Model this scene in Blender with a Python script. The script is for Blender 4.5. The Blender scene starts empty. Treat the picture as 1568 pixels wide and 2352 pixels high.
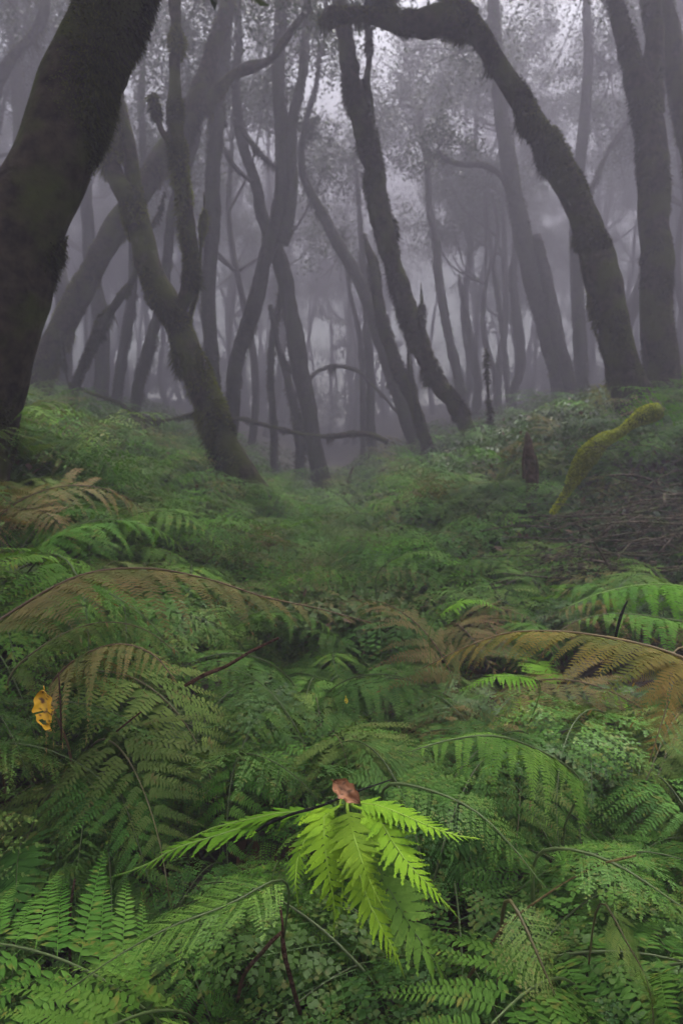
import bpy, math, random
import numpy as np
from mathutils import Vector, Matrix, Euler
C = bpy.context.scene
COL = C.collection
R = math.radians

# ------------------------------------------------------------------ camera, sky, light, exposure
CAMZ = 1.25
PITCH = R(6.4)
F = 1568.0            # focal length in units of the 1568 x 2352 layout grid
cam = bpy.data.cameras.new('camera')
cam.sensor_fit = 'VERTICAL'; cam.sensor_height = 36; cam.sensor_width = 24; cam.lens = 24
cam.clip_start = .02; cam.clip_end = 1000
cam.dof.use_dof = True; cam.dof.focus_distance = 1.2; cam.dof.aperture_fstop = 5.6
co = bpy.data.objects.new('camera', cam); COL.objects.link(co)
co.location = (0, 0, CAMZ); co.rotation_euler = (math.pi/2-PITCH, 0, 0)
C.camera = co
SUN_EL, SUN_ROT = R(62), R(20)
w = bpy.data.worlds.new('World'); C.world = w; w.use_nodes = True
nt = w.node_tree; bg = nt.nodes['Background']
sky = nt.nodes.new('ShaderNodeTexSky'); sky.sky_type = 'NISHITA'; sky.sun_disc = False
sky.sun_elevation = SUN_EL; sky.sun_rotation = SUN_ROT; sky.dust_density = 3; sky.air_density = 1.0
hs = nt.nodes.new('ShaderNodeHueSaturation'); hs.inputs['Saturation'].default_value = .22
nt.links.new(sky.outputs[0], hs.inputs['Color']); nt.links.new(hs.outputs[0], bg.inputs['Color'])
bg.inputs['Strength'].default_value = .15
sl = bpy.data.lights.new('sun', 'SUN'); sl.energy = 1.5; sl.angle = R(14); sl.color = (1, .96, .9)
so = bpy.data.objects.new('sun', sl); COL.objects.link(so)
so.rotation_euler = (math.pi/2-SUN_EL, 0, math.pi-SUN_ROT)
vs = C.view_settings; vs.view_transform = 'Standard'; vs.look = 'None'; vs.gamma = 1; vs.exposure = 4.38
cy = C.cycles
cy.use_denoising = True; cy.max_bounces = 5; cy.diffuse_bounces = 1; cy.glossy_bounces = 1
cy.transmission_bounces = 3; cy.volume_bounces = 1; cy.transparent_max_bounces = 4
cy.sample_clamp_indirect = 1; cy.sample_clamp_direct = .5; cy.use_adaptive_sampling = False
cy.caustics_reflective = False; cy.caustics_refractive = False

# ------------------------------------------------------------------ helpers
CP, SP = math.cos(PITCH), math.sin(PITCH)
def P(px, py, Y):
    """the point at forward distance Y that stands in direction (px, py)"""
    a = (px-784)/F; b = (1176-py)/F
    return np.array([a, CP+b*SP, -SP+b*CP])*(Y/(CP+b*SP)) + np.array([0, 0, CAMZ])

def hash3(i, j, k, s):
    n = (i*73856093 ^ j*19349663 ^ k*83492791 ^ (s*2654435761)) & 0xffffffff
    n = (n ^ (n >> 13))*1274126177 & 0xffffffff
    n = n ^ (n >> 16)
    return (n & 0xffff)/65535.0
def vnoise(p, s=0):
    p = np.asarray(p, float); q = np.floor(p).astype(np.int64); f = p-q; f = f*f*(3-2*f)
    out = 0
    for dx in (0, 1):
        for dy in (0, 1):
            for dz in (0, 1):
                h = hash3(q[:, 0]+dx, q[:, 1]+dy, q[:, 2]+dz, s)
                wx = f[:, 0] if dx else 1-f[:, 0]; wy = f[:, 1] if dy else 1-f[:, 1]; wz = f[:, 2] if dz else 1-f[:, 2]
                out = out+h*wx*wy*wz
    return out*2-1

def ground(X, Y):
    X = np.asarray(X, float); Y = np.asarray(Y, float)
    u = np.abs(X+.35)
    s = np.clip((Y-1.0)/7.0, 0, 1); s = s*s*(3-2*s)
    k = 2.15*(1-np.exp(-(u/3.1)**1.35))
    h = k*(.22+.78*s)
    h = h+np.clip(Y-26, 0, 60)*.05+np.clip(u-7, 0, 60)*.07
    h = h+np.clip(-Y, 0, 60)*.03
    h = h+.95*np.exp(-((X+2.15)**2+(Y-3.15)**2)/1.6)+.2*np.exp(-((X+1.1)**2+(Y-6.6)**2)/2.2)
    p = np.stack([X*.55, Y*.55, X*0], -1).reshape(-1, 3)
    n = (vnoise(p, 3)*.10+vnoise(p*3.1, 5)*.035).reshape(h.shape)
    return h+n-.02
def gz(x, y): return float(ground(np.array([x]), np.array([y]))[0])

def make_mesh(name, V, faces, col=None, smooth=False, flags=None):
    """faces: list of int arrays (n,3) or (n,4)"""
    V = np.asarray(V, np.float32)
    if not isinstance(faces, (list, tuple)): faces = [faces]
    faces = [np.asarray(f, np.int32) for f in faces if len(f)]
    me = bpy.data.meshes.new(name)
    nl = sum(f.size for f in faces); nf = sum(len(f) for f in faces)
    me.vertices.add(len(V)); me.vertices.foreach_set('co', V.ravel())
    me.loops.add(nl); me.loops.foreach_set('vertex_index', np.concatenate([f.ravel() for f in faces]))
    me.polygons.add(nf)
    sizes = np.concatenate([np.full(len(f), f.shape[1], np.int32) for f in faces])
    st = np.concatenate([[0], np.cumsum(sizes)[:-1]]).astype(np.int32)
    me.polygons.foreach_set('loop_start', st)
    if smooth: me.polygons.foreach_set('use_smooth', np.ones(nf, bool))
    if col is not None:
        at = me.color_attributes.new('Col', 'FLOAT_COLOR', 'POINT')
        c4 = np.ones((len(V), 4), np.float32); c4[:, :3] = col
        at.data.foreach_set('color', c4.ravel())
    me.update(calc_edges=True); me.validate()
    return me
def obj(name, me, mat, parent=None, origin=None):
    if origin is None and parent is not None: origin = None
    o = bpy.data.objects.new(name, me)
    if mat is not None and len(me.materials) == 0: me.materials.append(mat)
    COL.objects.link(o)
    if parent is not None: o.parent = parent
    return o
def part(name, V, faces, mat, parent, base, col=None, smooth=False):
    return obj(name, make_mesh(name, np.asarray(V)-np.asarray(base), faces, col, smooth), mat, parent)
def tag(o, label=None, cat=None, group=None, kind=None):
    if label: o['label'] = label
    if cat: o['category'] = cat
    if group: o['group'] = group
    if kind: o['kind'] = kind
    return o
def empty(name, loc, label, cat, group=None, rz=0):
    o = bpy.data.objects.new(name, None); COL.objects.link(o)
    o.location = tuple(float(v) for v in loc); o.rotation_euler = (0, 0, rz); o.empty_display_size = .1
    return tag(o, label, cat, group)
def copy_tree(o, parent=None):
    c = o.copy(); COL.objects.link(c); c.parent = parent
    for ch in list(o.children): copy_tree(ch, c)
    return c
def norm(v): return v/np.maximum(np.linalg.norm(v, axis=-1, keepdims=True), 1e-9)

def catmull(pts, n):
    pts = np.asarray(pts, float)
    d = np.r_[0, np.cumsum(np.linalg.norm(np.diff(pts[:, :3], axis=0), axis=1))]
    t = np.linspace(0, d[-1], n)
    m = np.gradient(pts, d, axis=0)
    i = np.clip(np.searchsorted(d, t, side='right')-1, 0, len(d)-2)
    h = (d[i+1]-d[i]); u = ((t-d[i])/h)[:, None]; h = h[:, None]
    return ((2*u**3-3*u**2+1)*pts[i]+(u**3-2*u**2+u)*h*m[i]+(-2*u**3+3*u**2)*pts[i+1]+(u**3-u**2)*h*m[i+1])

def tube(pts, seg=14, step=.08, rough=.12, seed=0, freq=5.0, closed=True, knobs=0, minr=.002):
    """pts: (n,4) x,y,z,radius -> V, [quads, tris]"""
    pts = np.asarray(pts, float)
    L = np.linalg.norm(np.diff(pts[:, :3], axis=0), axis=1).sum()
    n = max(3, int(L/step)+1)
    c = catmull(pts, n); rad = np.maximum(c[:, 3], minr); c = c[:, :3]
    if L > 2 and knobs:
        wb = np.stack([vnoise(c*1.6, seed+31+q)*.5+vnoise(c*3.7, seed+41+q)*.3 for q in range(3)], -1); c = c+wb*np.minimum(rad*.42, .05)[:, None]*np.linspace(0, 1, n).clip(0, .2)[:, None]*5
    T = norm(np.gradient(c, axis=0))
    a = np.array([0, 1, 0.]) if abs(T[0, 1]) < .9 else np.array([1., 0, 0])
    S = []; s = norm(np.cross(T[0], a))
    for i in range(n):
        s = norm(s-T[i]*np.dot(s, T[i])); S.append(s)
    S = np.array(S); B = np.cross(T, S)
    th = np.linspace(0, 2*math.pi, seg, endpoint=False)
    dirs = S[:, None]*np.cos(th)[None, :, None]+B[:, None]*np.sin(th)[None, :, None]
    base = c[:, None]+dirs*rad[:, None, None]
    q = base.reshape(-1, 3)
    nn = vnoise(q*freq, seed)*.6+vnoise(q*freq*2.3, seed+1)*.4
    fac = 1+rough*1.35*nn.reshape(n, seg)
    if knobs: fac = fac+knobs*np.clip(vnoise(c*2.2, seed+7), 0, 1)[:, None]
    V = (c[:, None]+dirs*(rad[:, None]*fac)[:, :, None]).reshape(-1, 3)
    i = np.arange(n-1)[:, None]*seg; j = np.arange(seg)[None]; j2 = (j+1) % seg
    Q = np.stack([i+j, i+j2, i+seg+j2, i+seg+j], -1).reshape(-1, 4)
    tr = np.zeros((0, 3), int)
    if closed:
        V = np.vstack([V, c[0], c[-1]]); a0, a1 = len(V)-2, len(V)-1
        jj = np.arange(seg); k = (n-1)*seg
        tr = np.vstack([np.stack([np.full(seg, a0), (jj+1) % seg, jj], -1), np.stack([np.full(seg, a1), k+jj, k+(jj+1) % seg], -1)])
    return V, [Q, tr]
def merge(items):
    """items: list of (V, [faces...], col or None)"""
    Vs, F3, F4, Cs = [], [], [], []; o = 0
    for it in items:
        V, fs = it[0], it[1]
        if not isinstance(fs, (list, tuple)): fs = [fs]
        for f in fs:
            if len(f): (F3 if f.shape[1] == 3 else F4).append(f+o)
        Vs.append(V); o += len(V)
        if len(it) > 2 and it[2] is not None: Cs.append(it[2])
    out = []
    if F4: out.append(np.vstack(F4))
    if F3: out.append(np.vstack(F3))
    return np.vstack(Vs), out, (np.vstack(Cs) if Cs else None)

# ------------------------------------------------------------------ materials
def new_mat(name):
    m = bpy.data.materials.new(name); m.use_nodes = True
    n = m.node_tree; b = n.nodes['Principled BSDF']
    return m, n, b
def leaf_mat(name, rough=.45, trans=.3, spec=.4, var=.12):
    m, n, b = new_mat(name)
    at = n.nodes.new('ShaderNodeAttribute'); at.attribute_name = 'Col'
    oi = n.nodes.new('ShaderNodeObjectInfo')
    h = n.nodes.new('ShaderNodeHueSaturation')
    m1 = n.nodes.new('ShaderNodeMapRange'); m1.inputs[3].default_value = .5-.012*var/.12; m1.inputs[4].default_value = .5+.010*var/.12
    m2 = n.nodes.new('ShaderNodeMapRange'); m2.inputs[3].default_value = 1-var*2; m2.inputs[4].default_value = 1+var*2
    n.links.new(oi.outputs['Random'], m1.inputs[0]); n.links.new(m1.outputs[0], h.inputs['Hue'])
    mu = n.nodes.new('ShaderNodeMath'); mu.operation = 'FRACT'
    ml = n.nodes.new('ShaderNodeMath'); ml.operation = 'MULTIPLY'; ml.inputs[1].default_value = 7.31
    n.links.new(oi.outputs['Random'], ml.inputs[0]); n.links.new(ml.outputs[0], mu.inputs[0])
    n.links.new(mu.outputs[0], m2.inputs[0]); n.links.new(m2.outputs[0], h.inputs['Value'])
    n.links.new(at.outputs['Color'], h.inputs['Color'])
    n.links.new(h.outputs[0], b.inputs['Base Color'])
    b.inputs['Roughness'].default_value = rough; b.inputs['Specular IOR Level'].default_value = spec
    tr = n.nodes.new('ShaderNodeBsdfTranslucent')
    g = n.nodes.new('ShaderNodeMix'); g.data_type = 'RGBA'; g.blend_type = 'MULTIPLY'; g.inputs[0].default_value = 1
    g.inputs[7].default_value = (1.2, 1.25, .5, 1); n.links.new(h.outputs[0], g.inputs[6]); n.links.new(g.outputs[2], tr.inputs['Color'])
    mx = n.nodes.new('ShaderNodeMixShader'); mx.inputs[0].default_value = trans
    n.links.new(b.outputs[0], mx.inputs[1]); n.links.new(tr.outputs[0], mx.inputs[2])
    n.links.new(mx.outputs[0], n.nodes['Material Output'].inputs['Surface'])
    return m
def bark_mat(name, c1, c2, moss, amount=.5, scale=6):
    m, n, b = new_mat(name)
    tc = n.nodes.new('ShaderNodeTexCoord')
    no = n.nodes.new('ShaderNodeTexNoise'); no.inputs['Scale'].default_value = scale*3; no.inputs['Detail'].default_value = 6
    n.links.new(tc.outputs['Object'], no.inputs['Vector'])
    r = n.nodes.new('ShaderNodeValToRGB'); r.color_ramp.elements[0].color = (*c1, 1); r.color_ramp.elements[1].color = (*c2, 1)
    r.color_ramp.elements[0].position = .35; r.color_ramp.elements[1].position = .65
    n.links.new(no.outputs[0], r.inputs[0])
    n2 = n.nodes.new('ShaderNodeTexNoise'); n2.inputs['Scale'].default_value = scale*.6; n2.inputs['Detail'].default_value = 5
    n.links.new(tc.outputs['Object'], n2.inputs['Vector'])
    r2 = n.nodes.new('ShaderNodeValToRGB'); r2.color_ramp.elements[0].position = .62-amount*.35; r2.color_ramp.elements[1].position = .78-amount*.35
    n.links.new(n2.outputs[0], r2.inputs[0])
    mx = n.nodes.new('ShaderNodeMix'); mx.data_type = 'RGBA'
    n.links.new(r2.outputs[0], mx.inputs[0]); n.links.new(r.outputs[0], mx.inputs[6]); mx.inputs[7].default_value = (*moss, 1)
    n.links.new(mx.outputs[2], b.inputs['Base Color']); b.inputs['Roughness'].default_value = .95; b.inputs['Specular IOR Level'].default_value = .1
    bp = n.nodes.new('ShaderNodeBump'); bp.inputs['Strength'].default_value = .8; bp.inputs['Distance'].default_value = .03
    n.links.new(no.outputs[0], bp.inputs['Height']); n.links.new(bp.outputs[0], b.inputs['Normal'])
    return m
M_LEAF = leaf_mat('fern_green', .45, .2, .14)
M_SOFT = leaf_mat('fern_soft', .6, .26, .08)
M_CROWN = leaf_mat('crown_leaves', .5, .3, .3, .05)
M_MOSS = leaf_mat('moss_tufts', .9, .25, .05, .02)
M_STEM = leaf_mat('stem_skin', .5, .0, .3, .05)
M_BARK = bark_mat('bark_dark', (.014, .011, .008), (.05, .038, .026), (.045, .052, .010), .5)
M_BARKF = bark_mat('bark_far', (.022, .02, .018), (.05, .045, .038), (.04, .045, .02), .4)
M_TWIG = bark_mat('twig_brown', (.04, .02, .014), (.09, .045, .03), (.05, .04, .02), .2, 20)
M_LOG = bark_mat('mossy_log', (.05, .06, .012), (.10, .12, .02), (.14, .17, .02), .6)
M_STUMP = bark_mat('rotten_wood', (.04, .026, .018), (.10, .065, .045), (.05, .05, .02), .25, 12)

m, n, b = new_mat('forest_soil')
tc = n.nodes.new('ShaderNodeTexCoord'); no = n.nodes.new('ShaderNodeTexNoise'); no.inputs['Scale'].default_value = 14; no.inputs['Detail'].default_value = 8
n.links.new(tc.outputs['Object'], no.inputs['Vector'])
r = n.nodes.new('ShaderNodeValToRGB'); r.color_ramp.elements[0].color = (.012, .008, .006, 1); r.color_ramp.elements[1].color = (.045, .032, .02, 1)
r.color_ramp.elements[0].position = .35; r.color_ramp.elements[1].position = .7
n.links.new(no.outputs[0], r.inputs[0]); n.links.new(r.outputs[0], b.inputs['Base Color']); b.inputs['Roughness'].default_value = .9
bp = n.nodes.new('ShaderNodeBump'); bp.inputs['Distance'].default_value = .04; n.links.new(no.outputs[0], bp.inputs['Height']); n.links.new(bp.outputs[0], b.inputs['Normal'])
M_SOIL = m

# ------------------------------------------------------------------ ground
def axis(a, b, fine0, fine1, fs, cs):
    return np.r_[np.arange(a, fine0, cs), np.arange(fine0, fine1, fs), np.arange(fine1, b+.01, cs)]
gx = axis(-62, 62, -9, 9, .12, 1.5); gy = axis(-30, 62, -1, 20, .12, 1.5)
GX, GY = np.meshgrid(gx, gy); GZ = ground(GX, GY)
V = np.stack([GX, GY, GZ], -1).reshape(-1, 3)
nx, ny = len(gx), len(gy)
i = (np.arange(ny-1)[:, None]*nx+np.arange(nx-1)[None]).ravel()
g = obj('ground', make_mesh('ground', V, np.stack([i, i+1, i+nx+1, i+nx], -1), smooth=True), M_SOIL)
tag(g, kind='structure')

# ------------------------------------------------------------------ leaf clouds
def leaf_cards(Pn, size, rng, col, aspect=2.2, flat=.0, fold=.25):
    """a small folded leaf (two quads) at every point"""
    n = len(Pn)
    d = norm(rng.normal(size=(n, 3))*np.array([1, 1, .7])); up = rng.normal(size=(n, 3))*(1-flat)+np.array([0, 0, 1.])*(.3+flat*3)
    s = norm(np.cross(d, up)); nrm = norm(np.cross(s, d))
    sz = size*(.6+.8*rng.random(n))[:, None]
    a = Pn; t = Pn+d*sz; mid = Pn+d*sz*.5
    l = mid+s*sz/aspect*.5+nrm*sz*fold*.3; r_ = mid-s*sz/aspect*.5+nrm*sz*fold*.3
    V = np.stack([a, l, t, r_], 1).reshape(-1, 3)
    k = np.arange(n)[:, None]*4
    T = np.vstack([k+np.array([0, 2, 1]), k+np.array([0, 3, 2])])
    return V, [T], np.repeat(col, 4, 0)
def crown_pts(centers, rads, n, rng, sub=26, sd=.13):
    out = []
    for c, r in zip(centers, rads):
        m = max(3, int(n/len(centers)))
        u = norm(rng.normal(size=(sub, 3)))*(rng.random((sub, 1))**.5)*r*np.array([1, 1, .6])
        k = rng.integers(0, sub, m)
        out.append(np.asarray(c)+u[k]+rng.normal(size=(m, 3))*r*sd*(.5+rng.random((sub, 1))[k]))
    return np.vstack(out)
def crown_col(n, rng):
    return np.array([.022, .032, .016])*(.6+.9*rng.random((n, 1)))*(1+.25*rng.normal(size=(n, 1))*np.array([1, .3, .5])).clip(.5, 1.6)

def fuzz(curve4, density, ln, wd, rng, hang=1.0, cols=((.02, .022, .008), (.05, .055, .012)), seed=0, radfac=1.0, skip=0.0):
    """moss tufts over a limb: thin tapering blades, long ones hanging from its underside"""
    pts = np.asarray(curve4, float)
    L = np.linalg.norm(np.diff(pts[:, :3], axis=0), axis=1).sum()
    m = max(3, int(L/.05)); c = catmull(pts, m)
    T = norm(np.gradient(c[:, :3], axis=0))
    wgt = np.maximum(c[:, 3], .01); wgt = wgt/wgt.sum()
    n = int(density*L*1.7)
    i = rng.choice(m-1, n, p=wgt[:-1]/wgt[:-1].sum()); f = rng.random((n, 1))
    ce = c[i]*(1-f)+c[i+1]*f; t = T[i]
    a = np.where(np.abs(t[:, 2:3]) < .95, np.array([[0, 0, 1.]]), np.array([[1., 0, 0]]))
    s = norm(np.cross(t, a)); bb = np.cross(t, s); th = rng.random((n, 1))*2*math.pi
    d = s*np.cos(th)+bb*np.sin(th)
    p = ce[:, :3]+d*ce[:, 3:4]*.97*radfac
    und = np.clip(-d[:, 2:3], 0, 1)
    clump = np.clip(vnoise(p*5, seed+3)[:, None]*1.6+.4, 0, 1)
    if skip: keep = (clump[:, 0] > skip*rng.random(n))
    else: keep = np.ones(n, bool)
    ln = ln*.6; density = density
    dirn = norm(d*.8+np.array([0, 0, -1.])*(.35+hang*1.6*und)+rng.normal(size=(n, 3))*.55)
    ll = ln*(.35+.9*rng.random((n, 1)))*(.5+.9*clump)*(1+hang*2.2*und*clump**2)
    sd = norm(np.cross(dirn, rng.normal(size=(n, 3))))*wd*(.6+.8*rng.random((n, 1)))
    tip = p+dirn*ll; tip[:, 2] -= (.15*ll[:, 0])
    mid = p+dirn*ll*.55
    V = np.stack([p-sd, p+sd, mid+sd*.8, tip, mid-sd*.8], 1)[keep]
    n = len(V); k = np.arange(n)[:, None]*5
    F4 = k+np.array([0, 1, 2, 4]); F3 = k+np.array([4, 2, 3])
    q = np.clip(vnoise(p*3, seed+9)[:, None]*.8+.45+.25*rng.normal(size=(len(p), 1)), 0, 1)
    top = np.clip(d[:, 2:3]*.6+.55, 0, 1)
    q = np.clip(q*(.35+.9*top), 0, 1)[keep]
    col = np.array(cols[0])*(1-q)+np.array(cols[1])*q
    return V.reshape(-1, 3), [F4, F3], np.repeat(col, 5, 0)

# ------------------------------------------------------------------ trees traced from the view: (px, py, width, distance)
def line(spec, Y):
    out = []
    for s in spec:
        px, py, wd = s[:3]; yy = Y+(s[3] if len(s) > 3 else 0)
        p = P(px, py, yy)
        t = (p-np.array([0, 0, CAMZ])); fd = t[1]*CP-t[2]*SP
        out.append([*p, wd/2/F*fd])
    px = np.array([q[0] for q in spec], float); py = np.array([q[1] for q in spec], float)
    tx, ty = np.gradient(px), np.gradient(py); c = np.abs(ty)/np.hypot(tx, ty)
    out = np.array(out); out[:, 3] *= np.where(c > .5, c, 1.)*.87
    return out
def root_down(c, flare=1.25):
    a, b = c[0], c[1]
    z = gz(a[0], a[1])
    if a[2] > z-.05:
        d = norm((a-b)[:3]); d[2] = min(d[2], -.5); d = norm(d)
        k = (a[2]-z+.2)/-d[2]
        e = a[:3]+d*k
        z2 = gz(e[0], e[1])
        e[2] = min(e[2], z2-.12)
        return np.vstack([[*e, a[3]*flare], c])
    return c
def tree(name, label, Y, main, limbs=(), crown=(), seg=18, step=.06, rough=.1, knobs=.15, mat=None, moss=None, mosslen=.03,
         mosswd=.004, seed=0, nleaf=3000, leafsz=.07, group=None, flare=1.2, mosscols=((.012, .011, .006), (.05, .055, .010)), hang=1.0, rooted=True, over=()):  # over: extra unseen foliage clumps, added to keep sky light off the foreground
    rng = np.random.default_rng(seed+11)
    mat = mat or M_BARK
    c = line(main, Y)
    if rooted: c = root_down(c, flare)
    base = np.array([c[0, 0], c[0, 1], gz(c[0, 0], c[0, 1])])
    root = empty(name, base, label, 'tree', group)
    V, fs = tube(c, seg, step, rough, seed, 4.5/max(.5, c[0, 3]*6), knobs=knobs)
    part('trunk', V, fs, mat, root, base, smooth=True)
    curves = [c]
    for k, (lm, dy) in enumerate(limbs):
        l = line(lm, Y+dy); curves.append(l)
        V, fs = tube(l, max(8, seg-4), step, rough*1.2, seed+k+20, 6, knobs=knobs)
        part('limb', V, fs, mat, root, base, smooth=True)
    if moss:
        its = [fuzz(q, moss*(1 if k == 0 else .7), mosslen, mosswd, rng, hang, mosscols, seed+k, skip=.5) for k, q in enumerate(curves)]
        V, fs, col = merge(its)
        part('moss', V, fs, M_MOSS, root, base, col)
    if crown:
        cen = [P(x, y, Y+dy) for (x, y, dy, r) in crown]+[np.array(q[:3]) for q in over]; rr = [q[3] for q in crown]+[q[3] for q in over]
        tw = []
        for ce, r_ in zip(cen, rr):
            allp = np.vstack([q[:, :] for q in curves]); j = np.argmin(np.linalg.norm(allp[:, :3]-ce, axis=1))
            a = allp[j]
            mid = (a[:3]+ce)/2+np.array([rng.normal()*.1, rng.normal()*.1, .15])
            tw.append(tube(np.array([[*a[:3], min(.06, a[3]*.6)], [*mid, .035], [*ce, .018]]), 6, .2, .1, seed))
            for _ in range(7):
                e = ce+norm(rng.normal(size=3))*r_*.8
                tw.append(tube(np.array([[*ce, .018], [*((ce+e)/2+rng.normal(size=3)*.08), .012], [*e, .004]]), 5, .25, .1, seed))
        V, fs, _ = merge(tw)
        part('limb', V, fs, mat, root, base, smooth=True)
        pts = crown_pts(cen, rr, nleaf, rng)
        V, fs, col = leaf_cards(pts, leafsz, rng, crown_col(len(pts), rng))
        part('crown', V, fs, M_CROWN, root, base, col)
    return root

NEARM = ((.008, .007, .004), (.095, .105, .014))
tree('mossy_tree', 'huge near-black moss-furred trunk leaning right at the left edge', 3.1,
     [(-85, 1060, 235), (-64, 950, 232), (-34, 820, 230), (0, 700, 230), (28, 600, 224), (72, 500, 218), (118, 400, 208), (155, 300, 200), (190, 200, 196), (230, 100, 194), (265, 0, 192), (300, -110, 188), (340, -260, 180), (365, -500, 150)],
     seg=44, step=.03, rough=.11, knobs=.05, moss=17000, mosslen=.028, mosswd=.0022, seed=1, mosscols=NEARM, flare=1.15, over=[(-2.5, 1, 6, 2.0), (-1, -1.5, 6.5, 2.2), (-4, 4, 6, 2), (.5, 3, 6.6, 1.8)],  # last list: out-of-view crown clumps added overhead to block sky above the near fog
     crown=[(300, -560, 0, .9), (520, -640, .6, .8), (120, -600, .4, .9)], nleaf=15000, leafsz=.13)
tree('mossy_tree', 'dark leaning trunk forked low down, shaggy moss hanging from its left side', 7.0,
     [(585, 1150, 104), (560, 1105, 88), (528, 1040, 80), (492, 950, 74), (455, 860, 72), (415, 770, 74), (375, 695, 78), (345, 620, 70), (322, 540, 64), (300, 470, 66), (270, 415, 52), (250, 355, 44), (243, 290, 40), (250, 200, 36), (262, 100, 32), (270, -60, 30)],
     limbs=[([(306, 478, 52), (306, 420, 42), (298, 350, 40), (283, 280, 36), (268, 220, 32), (255, 140, 28, .2), (250, 0, 26, .3), (240, -80, 20, .4)], .05),
            ([(388, 742, 60), (410, 712, 54), (430, 670, 42), (438, 600, 38), (432, 520, 36), (420, 430, 38), (410, 340, 38), (402, 250, 34), (402, 170, 32), (406, 80, 32), (402, 0, 30), (400, -90, 28), (405, -300, 20)], 0),
            ([(392, 330, 22), (372, 300, 18), (360, 260, 16), (352, 215, 11)], 0),
            ([(430, 745, 8), (458, 640, 8), (462, 560, 7), (470, 470, 6), (468, 440, 3)], .1)],
     seg=30, step=.035, rough=.19, knobs=.16, moss=4800, mosslen=.07, mosswd=.0042, seed=2, mosscols=((.018, .018, .008), (.13, .14, .016)), hang=1.8,
     crown=[(405, -330, 0, 1.4), (250, -250, .5, 1.2), (560, -300, .8, 1.2)], nleaf=3500)
tree('mossy_tree', 'broad mossy trunk slanting up right behind the forked leaning trunk, one arm curving right', 10.0,
     [(40, 960, 92), (85, 870, 82), (130, 780, 74), (180, 680, 70), (222, 600, 66), (268, 525, 62), (330, 430, 64), (385, 350, 64), (425, 290, 62), (452, 230, 60), (468, 190, 56), (492, 110, 44), (515, 40, 38), (535, -40, 34), (560, -200, 28)],
     limbs=[([(470, 262, 44), (492, 218, 42), (530, 175, 34), (575, 152, 30), (618, 138, 28), (645, 105, 24), (668, 70, 24), (692, 38, 18), (712, 10, 12)], 0),
            ([(330, 430, 18), (345, 380, 12), (372, 350, 10), (392, 335, 8)], -.1)],
     seg=22, step=.07, rough=.14, knobs=.15, moss=2200, mosslen=.06, mosswd=.006, seed=3, mosscols=((.016, .015, .008), (.10, .10, .018)),
     crown=[(560, -150, 0, 1.8), (705, -30, 0, 1.0), (430, -120, 1, 1.6)], nleaf=4500)
tree('mossy_tree', 'straight grey trunk rising just behind the fork of the leaning mossy trunk', 12.0,
     [(498, 980, 44), (490, 900, 42), (484, 800, 38), (478, 700, 36), (482, 600, 36), (486, 500, 42), (490, 400, 38), (495, 300, 40), (500, 220, 36), (515, 100, 30), (520, -50, 26)],
     limbs=[([(512, 340, 14), (540, 385, 18), (575, 415, 18), (585, 420, 14)], .2), ([(520, 290, 12), (505, 230, 10), (520, 150, 8)], 0)],
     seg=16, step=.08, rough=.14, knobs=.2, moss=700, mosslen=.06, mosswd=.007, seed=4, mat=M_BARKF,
     crown=[(520, -60, 0, 2.0), (430, 60, 2, 1.3)], nleaf=4500)
tree('mossy_tree', 'trunk leaning right to form the left leg of the crossed pair', 12.5,
     [(526, 1020, 38), (532, 950, 38), (540, 860, 38), (556, 790, 42), (578, 720, 42), (598, 650, 40), (615, 590, 40), (632, 520, 38), (644, 430, 36), (648, 340, 34), (645, 250, 34), (640, 150, 34), (645, 50, 32), (650, -60, 30)],
     limbs=[([(648, 560, 34), (662, 500, 32), (670, 440, 30), (668, 360, 30), (672, 280, 26), (690, 200, 24), (700, 100, 22), (705, 0, 20)], 0),
            ([(548, 285, 16), (590, 345, 18), (625, 380, 16), (640, 390, 12)], 0)],
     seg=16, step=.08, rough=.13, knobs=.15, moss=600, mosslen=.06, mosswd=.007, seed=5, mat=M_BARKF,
     crown=[(650, -80, 0, 2.2), (720, 60, 1, 1.2)], nleaf=5000)
tree('mossy_tree', 'trunk leaning left to form the right leg of the crossed pair, standing mid valley', 13.0,
     [(745, 1125, 56), (732, 1080, 48), (718, 1010, 44), (704, 930, 44), (690, 850, 44), (674, 760, 42), (660, 680, 40), (645, 610, 44), (622, 550, 36), (602, 500, 30), (592, 440, 28), (575, 380, 28), (555, 320, 30), (545, 260, 24), (542, 180, 22), (548, 100, 20), (540, -40, 18)],
     limbs=[([(695, 870, 10), (665, 850, 16), (640, 800, 14), (628, 740, 12), (620, 700, 10)], .1)],
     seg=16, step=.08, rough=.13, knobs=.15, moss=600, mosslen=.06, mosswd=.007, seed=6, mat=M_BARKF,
     crown=[(540, -60, 0, 2.0)], nleaf=4000)
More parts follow.
